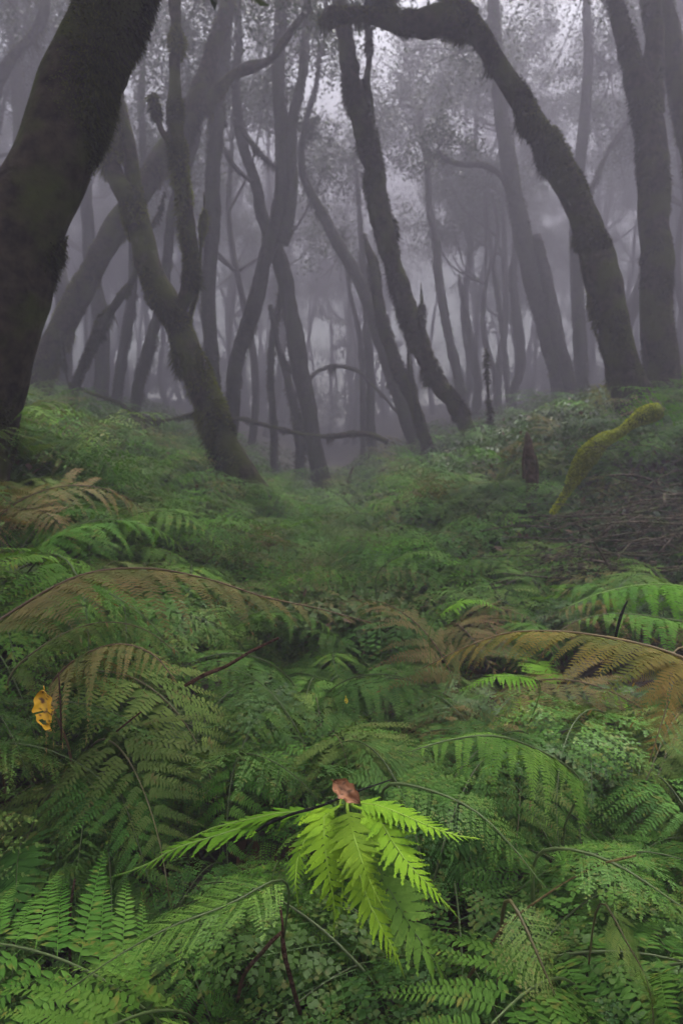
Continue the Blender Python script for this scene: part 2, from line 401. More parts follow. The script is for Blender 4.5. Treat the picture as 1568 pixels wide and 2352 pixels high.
tree('mossy_tree', 'dark ragged trunk curving up left from the middle slope, broken stubs on its right', 9.0,
     [(1088, 1012, 30), (1068, 970, 48), (1035, 920, 50), (1000, 870, 50), (970, 815, 50), (948, 750, 50), (925, 680, 46), (905, 610, 44), (888, 550, 44), (872, 480, 50), (858, 400, 52), (845, 330, 54), (828, 260, 54), (808, 190, 46), (795, 110, 42), (783, 20, 38), (775, -80, 34), (770, -250, 28)],
     limbs=[([(848, 300, 26), (850, 235, 20), (842, 195, 20), (848, 130, 14), (846, 60, 12), (850, -40, 10)], 0),
            ([(895, 560, 14), (905, 530, 12), (902, 500, 3)], 0), ([(905, 620, 12), (915, 585, 8), (912, 560, 2)], 0),
            ([(962, 780, 14), (968, 700, 10), (966, 650, 3)], -.1)],
     seg=24, step=.04, rough=.24, knobs=.26, moss=2400, mosslen=.075, mosswd=.005, seed=7, mosscols=((.014, .012, .008), (.045, .045, .014)), hang=.8,
     crown=[(770, -230, 0, 1.8), (900, -180, 1, 1.2), (860, -60, 0, .7)], nleaf=4500)
tree('broken_tree', 'slim dark trunk with a pointed broken top, just left of the ragged trunk', 11.0,
     [(992, 1050, 28), (975, 1010, 30), (958, 955, 32), (936, 900, 34), (910, 840, 34), (890, 780, 34), (874, 720, 32), (864, 660, 30), (854, 600, 26), (842, 560, 16), (836, 535, 4)],
     limbs=[([(962, 970, 14), (952, 900, 12), (940, 850, 10), (938, 800, 7), (932, 770, 3)], -.3)],
     seg=16, step=.07, rough=.18, knobs=.2, moss=1200, mosslen=.06, mosswd=.006, seed=8, mosscols=((.014, .012, .008), (.05, .05, .016)))
tree('mossy_tree', 'hazy trunk with long leftward lean and thin bare top behind the broken dark trunk', 14.0,
     [(950, 1010, 40), (925, 930, 40), (890, 830, 40), (862, 740, 38), (835, 670, 36), (805, 610, 36), (775, 560, 32), (745, 500, 30), (715, 445, 26), (698, 405, 22), (692, 350, 18), (700, 290, 16), (725, 200, 12), (735, 100, 9)],
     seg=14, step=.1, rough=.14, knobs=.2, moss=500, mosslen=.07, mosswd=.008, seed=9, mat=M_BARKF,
     crown=[(735, 130, 0, 1.1), (720, 300, .5, .5)], nleaf=2500)
tree('mossy_tree', 'great dark tree on the right arching left, its mossy branch running across the top', 7.2,
     [(1475, 975, 120), (1458, 930, 100), (1436, 860, 92), (1412, 780, 88), (1395, 700, 88), (1375, 620, 88), (1352, 540, 86), (1318, 455, 84), (1282, 380, 82), (1240, 300, 76), (1195, 225, 70), (1152, 160, 68), (1115, 105, 68), (1078, 55, 74), (1045, 15, 74), (1035, -50, 62), (1050, -150, 50), (1060, -300, 40)],
     limbs=[([(1082, 60, 80), (1040, 42, 82), (1000, 50, 74), (955, 55, 64), (915, 52, 56), (875, 42, 44), (830, 36, 40), (790, 36, 40), (752, 40, 40), (733, 56, 26)], 0),
            ([(915, 48, 40), (892, 10, 38), (870, -60, 34), (860, -160, 24)], 0)],
     seg=32, step=.035, rough=.19, knobs=.14, moss=4500, mosslen=.06, mosswd=.004, seed=10, mosscols=((.018, .017, .008), (.10, .105, .016)), hang=1.2, over=[(3.5, 2, 6.5, 2.2), (2, -1, 6.8, 2.2), (1.5, 5, 7.2, 1.8), (5, 5.5, 7, 2)],  # last list: unseen foliage added to shade the haze and ferns round the camera
     crown=[(1060, -380, 0, 1.4), (860, -300, 0, 1.1), (1250, -300, .5, 1.2)], nleaf=15000, leafsz=.12)
tree('mossy_tree', 'thick upright trunk near the right edge, forked at the top', 8.0,
     [(1530, 930, 92), (1518, 860, 84), (1508, 770, 80), (1505, 680, 78), (1508, 600, 74), (1500, 520, 74), (1500, 440, 76), (1496, 360, 76), (1490, 290, 72), (1475, 220, 66), (1450, 140, 52), (1430, 70, 48), (1412, 0, 44), (1400, -90, 40), (1390, -250, 32)],
     limbs=[([(1492, 260, 66), (1500, 180, 54), (1502, 100, 46), (1495, 20, 46), (1500, -80, 40), (1505, -250, 30)], .05)],
     seg=26, step=.04, rough=.2, knobs=.18, moss=2800, mosslen=.06, mosswd=.005, seed=12, mosscols=((.014, .013, .009), (.045, .046, .014)),
     crown=[(1390, -260, 0, 1.4), (1520, -260, 0, 1.2)], nleaf=3500)
tree('mossy_tree', 'dark trunk cut by the upper right edge of the view', 8.6,
     [(1640, 800, 70), (1632, 640, 66), (1612, 480, 64), (1590, 340, 62), (1568, 240, 58), (1550, 150, 52), (1540, 80, 48), (1528, 20, 44), (1510, -80, 40)],
     seg=16, step=.08, rough=.14, knobs=.15, moss=1200, mosslen=.05, mosswd=.006, seed=13, crown=[(1500, -160, 0, 1.2)], nleaf=2500)
tree('mossy_tree', 'tall hazy trunk behind the great right tree, leaning left', 13.5,
     [(1305, 940, 62), (1288, 880, 54), (1265, 800, 50), (1240, 710, 48), (1222, 640, 48), (1205, 560, 48), (1188, 480, 46), (1172, 400, 44), (1160, 320, 40), (1148, 240, 36), (1140, 140, 32), (1130, 0, 30), (1120, -100, 24)],
     limbs=[([(1320, 940, 40), (1300, 850, 32), (1278, 760, 30), (1262, 680, 30), (1248, 610, 28), (1230, 540, 20)], -.2),
            ([(1170, 450, 12), (1145, 400, 16), (1110, 380, 16), (1065, 378, 14), (1030, 370, 12), (1005, 345, 10)], 0)],
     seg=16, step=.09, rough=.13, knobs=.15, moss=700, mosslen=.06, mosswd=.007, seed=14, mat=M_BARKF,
     crown=[(1120, -60, 0, 2.0), (1010, 335, 0, .8), (1060, 120, 0, 1.2)], nleaf=5000)
tree('mossy_tree', 'grey trunk seen in the gap left of the great right tree at ground level', 14.5,
     [(1338, 930, 44), (1335, 860, 36), (1330, 780, 34), (1326, 700, 34), (1322, 620, 32), (1320, 500, 28), (1330, 380, 28), (1345, 250, 28), (1350, 100, 24), (1345, -60, 20)],
     limbs=[([(1335, 500, 12), (1360, 430, 14), (1400, 340, 12), (1440, 280, 10), (1470, 200, 8)], 0)],
     seg=12, step=.1, rough=.14, knobs=.2, moss=400, mosslen=.06, mosswd=.008, seed=15, mat=M_BARKF,
     crown=[(1345, -60, 0, 2.2), (1400, 150, 1.5, 1.4)], nleaf=5500)
thin = [
 ('slender tree bowed at its foot, third trunk left of the tall hazy leaning one', 18, [(1168, 960, 26), (1180, 900, 24), (1194, 850, 24), (1192, 780, 24), (1184, 710, 22), (1178, 640, 22), (1184, 580, 18), (1180, 450, 16), (1150, 300, 14), (1140, 150, 12)], [(1140, 150, 0, 1.8)], 3),
 ('slim fogged trunk right of the ragged curving tree, swaying left as it rises', 17, [(1075, 960, 26), (1058, 900, 24), (1042, 830, 24), (1028, 760, 22), (1015, 690, 22), (1004, 620, 22), (1000, 550, 22), (988, 490, 18), (980, 380, 14), (960, 250, 12)], [(965, 300, 0, 1.5), (925, 205, 2, 1.6), (1015, 190, 3, 1.5), (880, 250, 1, 1.0)], 4),
 ('pale snapped trunk without a crown, short among the fogged slim trees', 19, [(1090, 950, 22), (1098, 890, 20), (1090, 830, 20), (1078, 770, 18), (1066, 700, 15), (1056, 650, 11), (1054, 630, 4)], [], 5),
 ('thin pale sapling right of the snapped trunk', 21, [(1168, 930, 14), (1162, 860, 14), (1156, 790, 13), (1146, 700, 13), (1134, 620, 12), (1120, 520, 9), (1110, 400, 7)], [(1112, 420, 0, 1.4)], 6),
 ('thin dark upright trunk just left of the crossed pair right leg', 13.5, [(630, 1125, 20), (630, 1040, 18), (628, 970, 18), (622, 900, 18), (622, 830, 18), (630, 760, 18), (640, 700, 14), (648, 640, 9)], [], 7),
 ('thin crooked trunk touching the crossed pair right leg at its foot', 14.0, [(690, 1110, 30), (688, 1030, 26), (680, 960, 22), (668, 900, 22), (655, 850, 18), (640, 800, 14), (625, 740, 8)], [], 8),
 ('upright pale trunk in the brightest fog at mid valley', 17, [(853, 1015, 24), (850, 950, 22), (850, 880, 22), (845, 800, 22), (843, 720, 20), (832, 600, 16), (826, 500, 12), (815, 350, 10)], [(815, 380, 0, 1.6)], 9),
 ('twin-thin pale trunk close to the left of the mid valley pale trunk', 19, [(834, 1010, 14), (833, 930, 13), (832, 870, 13), (826, 780, 12), (800, 650, 10), (790, 520, 8)], [(790, 560, 0, 1.4)], 10),
 ('gaunt bent tree with bare twiggy limbs low on the left, behind the nearest trunk', 9.5, [(150, 1000, 26), (165, 930, 24), (185, 860, 24), (215, 790, 26), (245, 730, 22), (275, 690, 26), (300, 655, 18), (325, 560, 9), (370, 480, 6), (378, 440, 3)], [], 11),
 ('dim trunk in the gap left of the forked leaning trunk', 13, [(305, 960, 32), (320, 880, 30), (345, 790, 30), (368, 700, 28), (385, 600, 26), (395, 480, 24), (440, 350, 22), (470, 200, 18)], [(470, 180, 0, 1.6)], 12),
 ('straight dim trunk between the slanting broad tree and the forked tree', 15, [(270, 900, 26), (280, 830, 24), (296, 740, 24), (306, 640, 22), (310, 520, 20), (330, 400, 18), (325, 250, 16), (330, 60, 14)], [(328, 90, 0, 2.0)], 13),
 ('bent tree with a curved bough reaching into the upper left corner', 10, [(-60, 900, 60), (-50, 700, 56), (-40, 500, 50), (-30, 330, 44), (0, 180, 34), (40, 120, 30), (78, 82, 28), (100, 30, 28), (105, -60, 26), (110, -200, 20)], [(110, -180, 0, 1.6), (0, -60, 1, 1.4)], 14),
 ('grey upright trunk at far upper left behind the nearest trunk', 13, [(40, 900, 44), (42, 700, 42), (44, 520, 40), (46, 400, 38), (50, 300, 36), (40, 180, 32), (30, 60, 28), (30, -60, 24)], [(30, -40, 0, 2.0), (120, 120, 2, 1.2)], 15),
 ('thin sapling twig with sparse tufts standing on the slope under the ragged tree', 8.5, [(1130, 1000, 8), (1124, 940, 9), (1120, 900, 8), (1118, 870, 7), (1116, 800, 3)], [], 16),
]
for label, Y, spec, crown, s in thin:
    limbs = []
    if s == 11:
        limbs = [([(200, 825, 10), (225, 740, 12), (265, 700, 10), (290, 665, 8)], .1), ([(170, 920, 6), (150, 850, 5), (140, 760, 3)], 0)]
    tree('sapling' if s == 16 else 'slender_tree', label, Y, spec, limbs, crown, seg=12, step=.1, rough=.18, knobs=.25, moss=420 if s != 11 else 1500, mosslen=.07, mosswd=.008,
         seed=30+s, mat=M_BARKF, nleaf=2500*max(1, len(crown)), leafsz=.08, mosscols=((.02, .018, .012), (.06, .065, .02)), hang=1.4)

# fallen and arching boughs in the fog
def bough(label, Y, spec, seed, moss=900):
    rng = np.random.default_rng(seed); c = line(spec, Y); c[:, 3] *= .72
    base = c[0, :3]; root = empty('fallen_branch', base, label, 'branch')
    V, fs = tube(c, 10, .06, .18, seed, 6, knobs=.2); part('bough', V, fs, M_BARK, root, base, smooth=True)
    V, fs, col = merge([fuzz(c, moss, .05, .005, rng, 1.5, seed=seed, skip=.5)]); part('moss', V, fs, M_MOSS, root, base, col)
bough('dark fallen bough lying level across the valley between the crossed trunks', 12.2, [(505, 975, 10), (545, 962, 15), (590, 972, 16), (640, 985, 15), (700, 998, 14), (760, 1002, 16), (810, 996, 20), (850, 998, 22), (890, 1015, 18)], 71)
bough('sagging mossy bough ending behind the shaggy forked trunk', 9.5, [(160, 880, 12), (215, 905, 12), (270, 925, 12), (310, 950, 14), (350, 965, 12), (400, 962, 12), (460, 945, 10)], 72)
bough('pale arched bough curving over the valley floor in the fog', 16, [(700, 880, 14), (735, 850, 12), (780, 842, 14), (820, 852, 14), (850, 880, 14), (880, 910, 12), (915, 950, 12)], 73)

# ------------------------------------------------------------------ trees further off in the fog (prototypes + copies)
def far_proto(seed, H, rad, lean, label, group):
    rng = np.random.default_rng(seed)
    root = empty('fog_tree', (0, 0, 0), label, 'tree', group)
    n = 8; z = np.linspace(-.4, H, n); wob = np.cumsum(rng.normal(size=(n, 2))*.22, 0); wob -= wob[0]
    c = np.column_stack([wob[:, 0]+lean*z, wob[:, 1], z, rad*(1.15-.85*np.linspace(0, 1, n))])
    V, fs = tube(c, 10, .25, .16, seed, 3, knobs=.25); part('trunk', V, fs, M_BARKF, root, (0, 0, 0), smooth=True)
    cen = [c[-1, :3]]; rr = [1.7]; tw = []
    for k in range(8):
        j = rng.integers(3, n-1); a = c[j]; th = rng.random()*6.28; l = 1.4+rng.random()*2
        e = a[:3]+np.array([math.cos(th)*l*.8, math.sin(th)*l*.8, l*(.6+.5*rng.random())])
        mid = (a[:3]+e)/2+np.array([math.cos(th)*.3, math.sin(th)*.3, -.2])
        V, fs = tube(np.array([[*a[:3], a[3]*.6], [*mid, a[3]*.4], [*e, .02]]), 7, .25, .15, seed+k, 4); tw.append((V, fs))
        cen.append(e); rr.append(.9+.7*rng.random())
        for q in range(5):
            e2 = e+norm(rng.normal(size=3))*1.0
            V, fs = tube(np.array([[*e, .02], [*((e+e2)/2+rng.normal(size=3)*.1), .014], [*e2, .004]]), 5, .4, .1, seed); tw.append((V, fs))
    V, fs, _ = merge(tw); part('limb', V, fs, M_BARKF, root, (0, 0, 0), smooth=True)
    pts = crown_pts(cen, rr, 24000, rng, sub=26, sd=.15)
    V, fs, col = leaf_cards(pts, .075, rng, crown_col(len(pts), rng)); part('crown', V, fs, M_CROWN, root, (0, 0, 0), col)
    return root
FG = 'slim trees standing back in the fog'
FL = 'slim tree faded by the fog behind the nearer trunks'
protos = [far_proto(200+k, [11, 13, 10, 14.5, 12, 15.5][k], [.10, .14, .09, .16, .12, .13][k], [0, -.06, .05, -.1, .08, -.03][k], FL, FG) for k in range(6)]
rng = np.random.default_rng(5); used = []; spots = []
tries = 0
while len(spots) < 62 and tries < 5000:
    tries += 1
    Y = 15+30*rng.random()**.8; a = (rng.random()*1.16-.58); X = a*Y
    if Y < 34 and -.11 < a < .13: continue
    if .05 < a < .13 and 16 < Y < 40 and rng.random() < .5: continue
    if any((X-x)**2+(Y-y)**2 < 1.5**2 for x, y in spots): continue
    spots.append((X, Y))
for k, (X, Y) in enumerate(spots):
    p = protos[k % 6]; o = p if k < 6 else copy_tree(p)
    o.location = (X, Y, gz(X, Y)); o.rotation_euler = (0, 0, rng.random()*6.28); s = .75+.4*rng.random(); o.scale = (s, s, s*(.9+.3*rng.random()))

# the far edge of the wood: one mass of boughs and leaves
rng = np.random.default_rng(8); cen = []; its = []
for k in range(165):
    Y = 34+22*rng.random(); X = (rng.random()*1.3-.65)*Y; z = float(ground(X, Y))+1.5+(17.5-float(ground(X, Y))-1.5)*rng.random()**1.1
    cen.append((X, Y, min(z, 17.2) if k % 3 else float(ground(X, Y))+.6+rng.random()*1.6))
    if k % 2 == 0:
        g0 = float(ground(X, Y)); its.append(tube(np.array([[X, Y, g0-.3, .16], [X+rng.normal()*.5, Y, g0+3, .12], [X+rng.normal()*.8, Y, max(z, g0+5), .05]]), 6, .6, .15, k)+(None,))
rr = [1.2+1.5*rng.random() for _ in cen]
pts = crown_pts(cen, rr, 130000, rng, sub=16, sd=.2)
pts = pts[pts[:, 2] < 19]
V, fs, _ = merge(its); c0 = np.repeat([[.03, .026, .022]], len(V), 0)
V2, f2, c2 = leaf_cards(pts, .17, rng, crown_col(len(pts), rng))
V, fs, col = merge([(V, fs, c0), (V2, f2, c2)])
tag(obj('far_wood', make_mesh('far_wood', V, fs, col), M_CROWN), 'far edge of the wood dissolving into the fog', 'wood', kind='stuff')

# ------------------------------------------------------------------ ferns
def T_rhomb(wd=.5, n=1):
    V = np.array([[0, 0, 0], [.35, wd*.5, .02], [1, 0, -.03], [.35, -wd*.5, .02]]); return dict(V=V, F=[np.array([[0, 3, 2, 1]])], pt=V[:, 0].copy())
def T_blade(wd=.3, serr=0., st=6, seed=0):
    x = np.linspace(0, 1, st); pr = np.interp(x, [0, .15, .45, .8, 1], [.55, .95, 1, .62, .08])*wd/2
    if serr: pr = pr*(1-serr*(np.arange(st) % 2))
    V = np.vstack([np.column_stack([x, pr, np.abs(pr)*.25-.04*x**2]), np.column_stack([x, x*0, -.06*x**2]), np.column_stack([x, -pr, np.abs(pr)*.25-.04*x**2])])
    q = np.arange(st-1)
    Fq = np.vstack([np.stack([q+st, q+st+1, q+1, q], -1), np.stack([q+2*st, q+2*st+1, q+st+1, q+st], -1)])
    return dict(V=V, F=[Fq], pt=V[:, 0].copy())
def compound(T, n, prof, ang0=75, ang1=45, s0=.06, s1=1., rng=None, jit=.05, rib=.012, roll=.0, both=True, length=.3, droop=0.0, lift=0.):
    """n pairs of T along the unit x axis. prof(s) = relative length"""
    Vs, Fs, S, PT, RN, SUB = [], [], [], [], [], []; o = 0
    for i in range(n):
        s = s0+(s1-s0)*(i+.5)/n
        for sd in (1, -1):
            ss = s+(0 if sd > 0 else .4*(s1-s0)/n)+rng.normal()*jit*.1/n*3
            L = length*prof(ss)*(1+rng.normal()*jit)
            if L < .004: continue
            a = R(ang0+(ang1-ang0)*ss+rng.normal()*jit*60)
            V = T['V']*L
            V = V.copy(); V[:, 1] *= 1
            V[:, 2] += lift*V[:, 0]-droop*(V[:, 0]/max(L, 1e-6))**2*L+rng.normal()*jit*V[:, 0]*1.5
            ca, sa = math.cos(a), math.sin(a)
            x = V[:, 0]*ca-V[:, 1]*sa*1; y = V[:, 0]*sa+V[:, 1]*ca
            z = V[:, 2]+roll*V[:, 1]
            VV = np.column_stack([x+ss, y*sd, z])
            fl = [f if sd > 0 else f[:, ::-1] for f in T['F']]
            Vs.append(VV); Fs.append([f+o for f in fl]); o += len(VV)
            S.append(np.full(len(VV), ss)); PT.append(T['V'][:, 0]); RN.append(np.full(len(VV), rng.random()))
            SUB.append(T['sub'] if 'sub' in T else T['pt'])
    # terminal leaflet and rib
    L = .9/n
    V = T['V']*L*1.2+np.array([s1-L*.4, 0, 0]); Vs.append(V); Fs.append([f+o for f in T['F']]); o += len(V)
    S.append(np.ones(len(V))); PT.append(T['V'][:, 0]); RN.append(np.full(len(V), rng.random())); SUB.append(T['sub'] if 'sub' in T else T['pt'])
    m = 10; x = np.linspace(0, 1, m)
    if rib:
        V = np.vstack([np.column_stack([x, rib*.5*(1.1-x), x*0+.004]), np.column_stack([x, -rib*.5*(1.1-x), x*0+.004])])
        q = np.arange(m-1); Vs.append(V); Fs.append([np.stack([q+m, q+m+1, q+1, q], -1)+o]); o += len(V)
        S.append(np.r_[x, x]); PT.append(np.full(2*m, -1.)); RN.append(np.full(2*m, .5)); SUB.append(np.full(2*m, -1.))
    Fq = np.vstack([f for fl in Fs for f in fl if f.shape[1] == 4])
    return dict(V=np.vstack(Vs), F=[Fq], pt=np.concatenate(PT), s=np.concatenate(S), rn=np.concatenate(RN), sub=np.concatenate(SUB))
tri = lambda s: np.interp(s, [0, .08, .25, .6, 1], [.75, 1, .97, .6, .06])
lan = lambda s: np.interp(s, [0, .12, .35, .65, 1], [.5, .8, 1, .68, .06])
pin = lambda s: np.interp(s, [0, .1, .5, .8, 1], [.95, 1, .8, .45, .1])

def frond_flat(kind, rng, lod=1):
    if kind == 'lacy':       # dark glossy frond, leaflets cut into small lobes
        t0 = T_rhomb(.85); t1 = compound(t0, 3, pin, 58, 38, rng=rng, length=.42, rib=.05, jit=.12)
        t2 = compound(t1, 12, pin, 72, 50, rng=rng, length=.165, rib=.006, jit=.08)
        return compound(t2, 12, tri, 68, 48, rng=rng, length=.42, rib=0, jit=.08, s0=.0, droop=.2)
    if kind == 'bracken':    # comb-like narrow leaflets
        t0 = T_blade(.36, 0, 4); t2 = compound(t0, 22, lambda s: np.interp(s, [0, .1, .5, .8, 1], [.9, 1, .72, .36, .06]), 80, 60, rng=rng, length=.118, rib=.006, jit=.07)
        return compound(t2, 17, tri, 70, 48, rng=rng, length=.40, rib=0, jit=.09, s0=.0, droop=.35)
    if kind == 'lobed':      # once-cut soft frond used for the pale ferns
        t0 = compound(T_rhomb(.85), 7, pin, 42, 28, rng=rng, length=.24, rib=.2, jit=.06); t2 = compound(t0, 19, lambda s: np.interp(s, [0, .1, .35, .7, 1], [.8, .97, 1, .58, .12]), 74, 48, rng=rng, length=.205, rib=.018, jit=.07, droop=.12)
        return t2
    if kind == 'low':
        t0 = T_rhomb(.5); t2 = compound(t0, 10, pin, 78, 55, rng=rng, length=.14, rib=.0, jit=.1)
        return compound(t2, 12, tri, 70, 50, rng=rng, length=.42, rib=0, jit=.08, s0=.0, droop=.3)
PAL = dict(
    deep=((0.020, 0.060, 0.008), (0.076, 0.168, 0.028), (.11, .12, .02)),
    green=((0.038, 0.110, 0.010), (0.118, 0.225, 0.034), (.16, .15, .03)),
    fresh=((.10, .22, .012), (.20, .36, .018), (.26, .38, .03)),
    lime=((.05, .16, .010), (.12, .28, .014), (.2, .26, .03)),
    brown=((.075, .100, .026), (.20, .150, .055), (.21, .125, .055)),
    tan=((.12, .14, .03), (.34, .22, .06), (.28, .17, .06)),
    olive=((0.061, 0.116, 0.021), (0.135, 0.186, 0.040), (.15, .11, .04)))
def frond_colour(d, pal, rng, spot=.06, tip=0.):
    a, b, c = [np.array(v) for v in PAL[pal]]
    r = d['rn'][:, None]; V = d['V']
    nz = vnoise(V*np.array([9., 9, 3])+rng.random()*50, 4)[:, None]
    q = np.clip(.5+.45*nz+.5*(r-.5), 0, 1)
    col = a*(1-q)+b*q
    n2 = vnoise(V*np.array([60., 60, 10])+rng.random()*50, 8)[:, None]
    sp = (n2 > 1-spot*8).astype(float)*.8
    if tip: sp = np.maximum(sp, np.clip((d['pt'][:, None]-.55)*2+nz*.8, 0, 1)*tip)
    col = col*(1-sp)+c*sp
    rib = (d['sub'] < 0)[:, None]
    return np.where(rib, a*.5+b*.5, col)
def bend(V, curve, width=1., twist=0.):
    """maps a flat frond (x along 0..1) on a 3-D curve"""
    m = 60; c = catmull(np.asarray(curve, float), m); L = np.linalg.norm(np.diff(c, axis=0), axis=1).sum()
    T = norm(np.gradient(c, axis=0))
    up = np.array([0, 0, 1.])
    S = np.cross(up, T); S[np.linalg.norm(S, axis=1) < 1e-3] = [1, 0, 0]; S = norm(S)
    N = np.cross(T, S)
    if twist is not None and np.any(twist):
        tw = twist if np.ndim(twist) else np.full(m, twist)
        ct, stt = np.cos(tw)[:, None], np.sin(tw)[:, None]; S, N = S*ct+N*stt, N*ct-S*stt
    u = np.clip(V[:, 0], -.05, 1.08)*(m-1); i = np.clip(u.astype(int), 0, m-2); f = (u-i)[:, None]
    lp = lambda A: A[i]*(1-f)+A[i+1]*f
    return lp(c)+norm(lp(S))*V[:, 1:2]*L*width+norm(lp(N))*V[:, 2:3]*L*width, L
def stem_mesh(curve, r0, r1, col, rng):
    cc = np.asarray(curve, float); n = len(cc); rad = np.linspace(r0, r1, n)
    V, fs = tube(np.column_stack([cc, rad]), 6, .03, .05, 3, 20, minr=.0006)
    return V, fs, np.repeat(np.array([col]), len(V), 0)
def local_curve(rng, el0, el1, L=1., side=0.):
    m = 9; el = np.radians(np.linspace(el0, el1, m)); d = np.column_stack([np.cos(el), np.sin(np.linspace(0, 1, m))*side, np.sin(el)])*L/(m-1)
    return np.vstack([[0, 0, 0], np.cumsum(d, 0)])
STEMC = dict(lime=(.12, .2, .03), deep=(.05, .07, .02), green=(.07, .10, .03), fresh=(.22, .36, .03), brown=(.10, .06, .03), tan=(.14, .10, .04), olive=(.09, .08, .03))
PROTO = []
def frond_meshes(kind, pal, seed, width=1., el=(55, -35), tip=0., spot=.06, stem=.3, side=.1, L=.7):
    rng = np.random.default_rng(seed); d = frond_flat(kind, rng)
    cv = local_curve(rng, el[0], el[1], L, side)
    # leafy part starts above the bare stalk
    d['V'][:, 2] += vnoise(d['V']*np.array([5, 5, 1.]), seed)*.015
    c = frond_colour(d, pal, rng, spot, tip)
    st = int(len(cv)*stem); V, _ = bend(d['V'], cv[st:], width, rng.normal()*.15)
    me = make_mesh('frond', V, d['F'], c)
    me.materials.append(M_LEAF if kind == 'lacy' else M_SOFT)
    V, fs, col = stem_mesh(cv,   .003, .0009, STEMC[pal], rng)
    ms = make_mesh('stem', V, fs, col, True); ms.materials.append(M_STEM)
    return me, ms
kinds = [('lacy', 'deep'), ('lacy', 'deep'), ('lacy', 'green'), ('lacy', 'green'), ('lacy', 'olive'), ('bracken', 'green'), ('bracken', 'olive'), ('bracken', 'green'),
         ('bracken', 'brown'), ('lobed', 'green'), ('lobed', 'fresh'), ('bracken', 'deep'), ('bracken', 'deep'), ('lobed', 'deep'), ('lacy', 'green')]
FR = {}
for k, (kd, pl) in enumerate(kinds):
    FR.setdefault((kd, pl), []).append(frond_meshes(kd, pl, 400+k, 1., (62+5*(k % 3), -42-8*(k % 4)), tip=.85 if pl == 'brown' else .2 if pl == 'olive' else .05,
                                                   spot=.07 if kd == 'lacy' else .05, stem=.28, side=.25*((k % 3)-1)))
HOLLOW = [(400, 1440, 75, 45), (950, 1715, 95, 50), (610, 2120, 90, 90), (1335, 1400, 60, 35), (1480, 2290, 110, 120), (60, 1560, 80, 50), (860, 1480, 70, 30), (700, 2150, 60, 60), (250, 1850, 50, 60), (1290, 2190, 60, 70)]
def proj(x, y, z):
    z = z-CAMZ; f = y*CP-z*SP; u = y*SP+z*CP
    return 784+F*x/f, 1176-F*u/f
def in_hollow(x, y, h=.3):
    px, py = proj(x, y, gz(x, y)+h)
    return any(((px-a)/c)**2+((py-b)/d)**2 < 1.9 for a, b, c, d in HOLLOW)
def log_view(x, y): return .27*y < x < .6*y and 3.5 < y < 5.1
def fern_plant(x, y, kind, pal, nf, label, group, rng, size=1., bias=None, zoff=-.03):
    if kind == 'lobed': size *= .62
    root = empty('fern', (x, y, gz(x, y)+zoff), label, 'fern', group)
    ms = FR[(kind, pal)]; a0 = rng.random()*6.28
    for k in range(nf):
        me, st = ms[rng.integers(len(ms))]
        f = obj('frond', me, None, root)
        a = a0+k*2.4+rng.normal()*.3
        if bias is not None and rng.random() < .6: a = bias+rng.normal()*.7
        f.rotation_euler = (rng.normal()*.12, rng.normal()*.2, a)
        s = size*(.75+.5*rng.random()); f.scale = (s, s, s)
        obj('stem', st, None, f)
    return root
LAB = {('lacy', 'deep'): ('dark glossy green fern with finely cut leaflets', 'dark lacy ferns of the fern bed'),
       ('lacy', 'green'): ('mid green lacy fern with finely cut leaflets', 'mid green lacy ferns of the fern bed'),
       ('lacy', 'olive'): ('olive lacy fern speckled with yellow', 'speckled olive lacy ferns'),
       ('bracken', 'green'): ('green bracken with comb-like leaflets', 'green bracken of the fern bed'),
       ('bracken', 'olive'): ('dull olive bracken with comb-like leaflets', 'olive bracken of the fern bed'),
       ('bracken', 'brown'): ('bracken turning brown at its leaflet tips', 'browning bracken of the fern bed'),
       ('bracken', 'deep'): ('dark green bracken', 'dark bracken of the fern bed'), ('lobed', 'deep'): ('dark broad-leaved fern', 'dark broad-leaved ferns'),
       ('lobed', 'green'): ('soft green fern with broad simple leaflets', 'soft green ferns of the fern bed'),
       ('lobed', 'fresh'): ('small lime green fern of the fern bed', 'small lime green ferns')}
rng = np.random.default_rng(77)
placed = []
def scatter(y0, y1, sp, size, nfr, maxn, weights):
    cnt = 0
    y = y0
    while y < y1:
        xm = .56*y+.35; x = -xm
        while x < xm:
            px = x+rng.normal()*sp*.28; py = y+rng.normal()*sp*.28
            x += sp
            if px*px+py*py < .5**2 or in_hollow(px, py) or (log_view(px, py) and py > 3): continue
            if cnt >= maxn: continue
            names = list(weights); wv = np.array([weights[k] for k in names], float)
            for q, kk in enumerate(names):     # patches of one kind
                wv[q] *= math.exp(2.2*float(vnoise(np.array([[px*.9, py*.9, q*5.3]]), 12)[0]))
            kk = names[rng.choice(len(names), p=wv/wv.sum())]
            bx, by = proj(px, py, gz(px, py)+.55)
            if py < 1.75 and (-50 < bx < 860 and 1270 < by < 1450 or 960 < bx < 1640 and 1420 < by < 1600): continue
            fern_plant(px, py, kk[0], kk[1], nfr+int(rng.integers(0, 2)), LAB[kk][0], LAB[kk][1], rng, size*(.85+.35*rng.random()), bias=-math.pi/2)
            cnt += 1
        y += sp*.9
    return cnt
W1 = {('lacy', 'deep'): 2.6, ('lacy', 'green'): 2.2, ('lacy', 'olive'): .7, ('bracken', 'green'): 1.7, ('bracken', 'deep'): 2.6, ('lobed', 'green'): 1.2, ('lobed', 'deep'): 1.2, ('bracken', 'brown'): .2}
W2 = {('bracken', 'deep'): 2.5, ('lacy', 'deep'): 2, ('lacy', 'green'): 3, ('bracken', 'green'): 3, ('bracken', 'olive'): 3, ('bracken', 'brown'): 1.7, ('lobed', 'green'): 1.5, ('lacy', 'olive'): 1.2, ('lobed', 'fresh'): .5}
scatter(.5, 2.1, .25, .82, 4, 170, W1)
scatter(2.1, 6.6, .42, .95, 5, 230, W2)

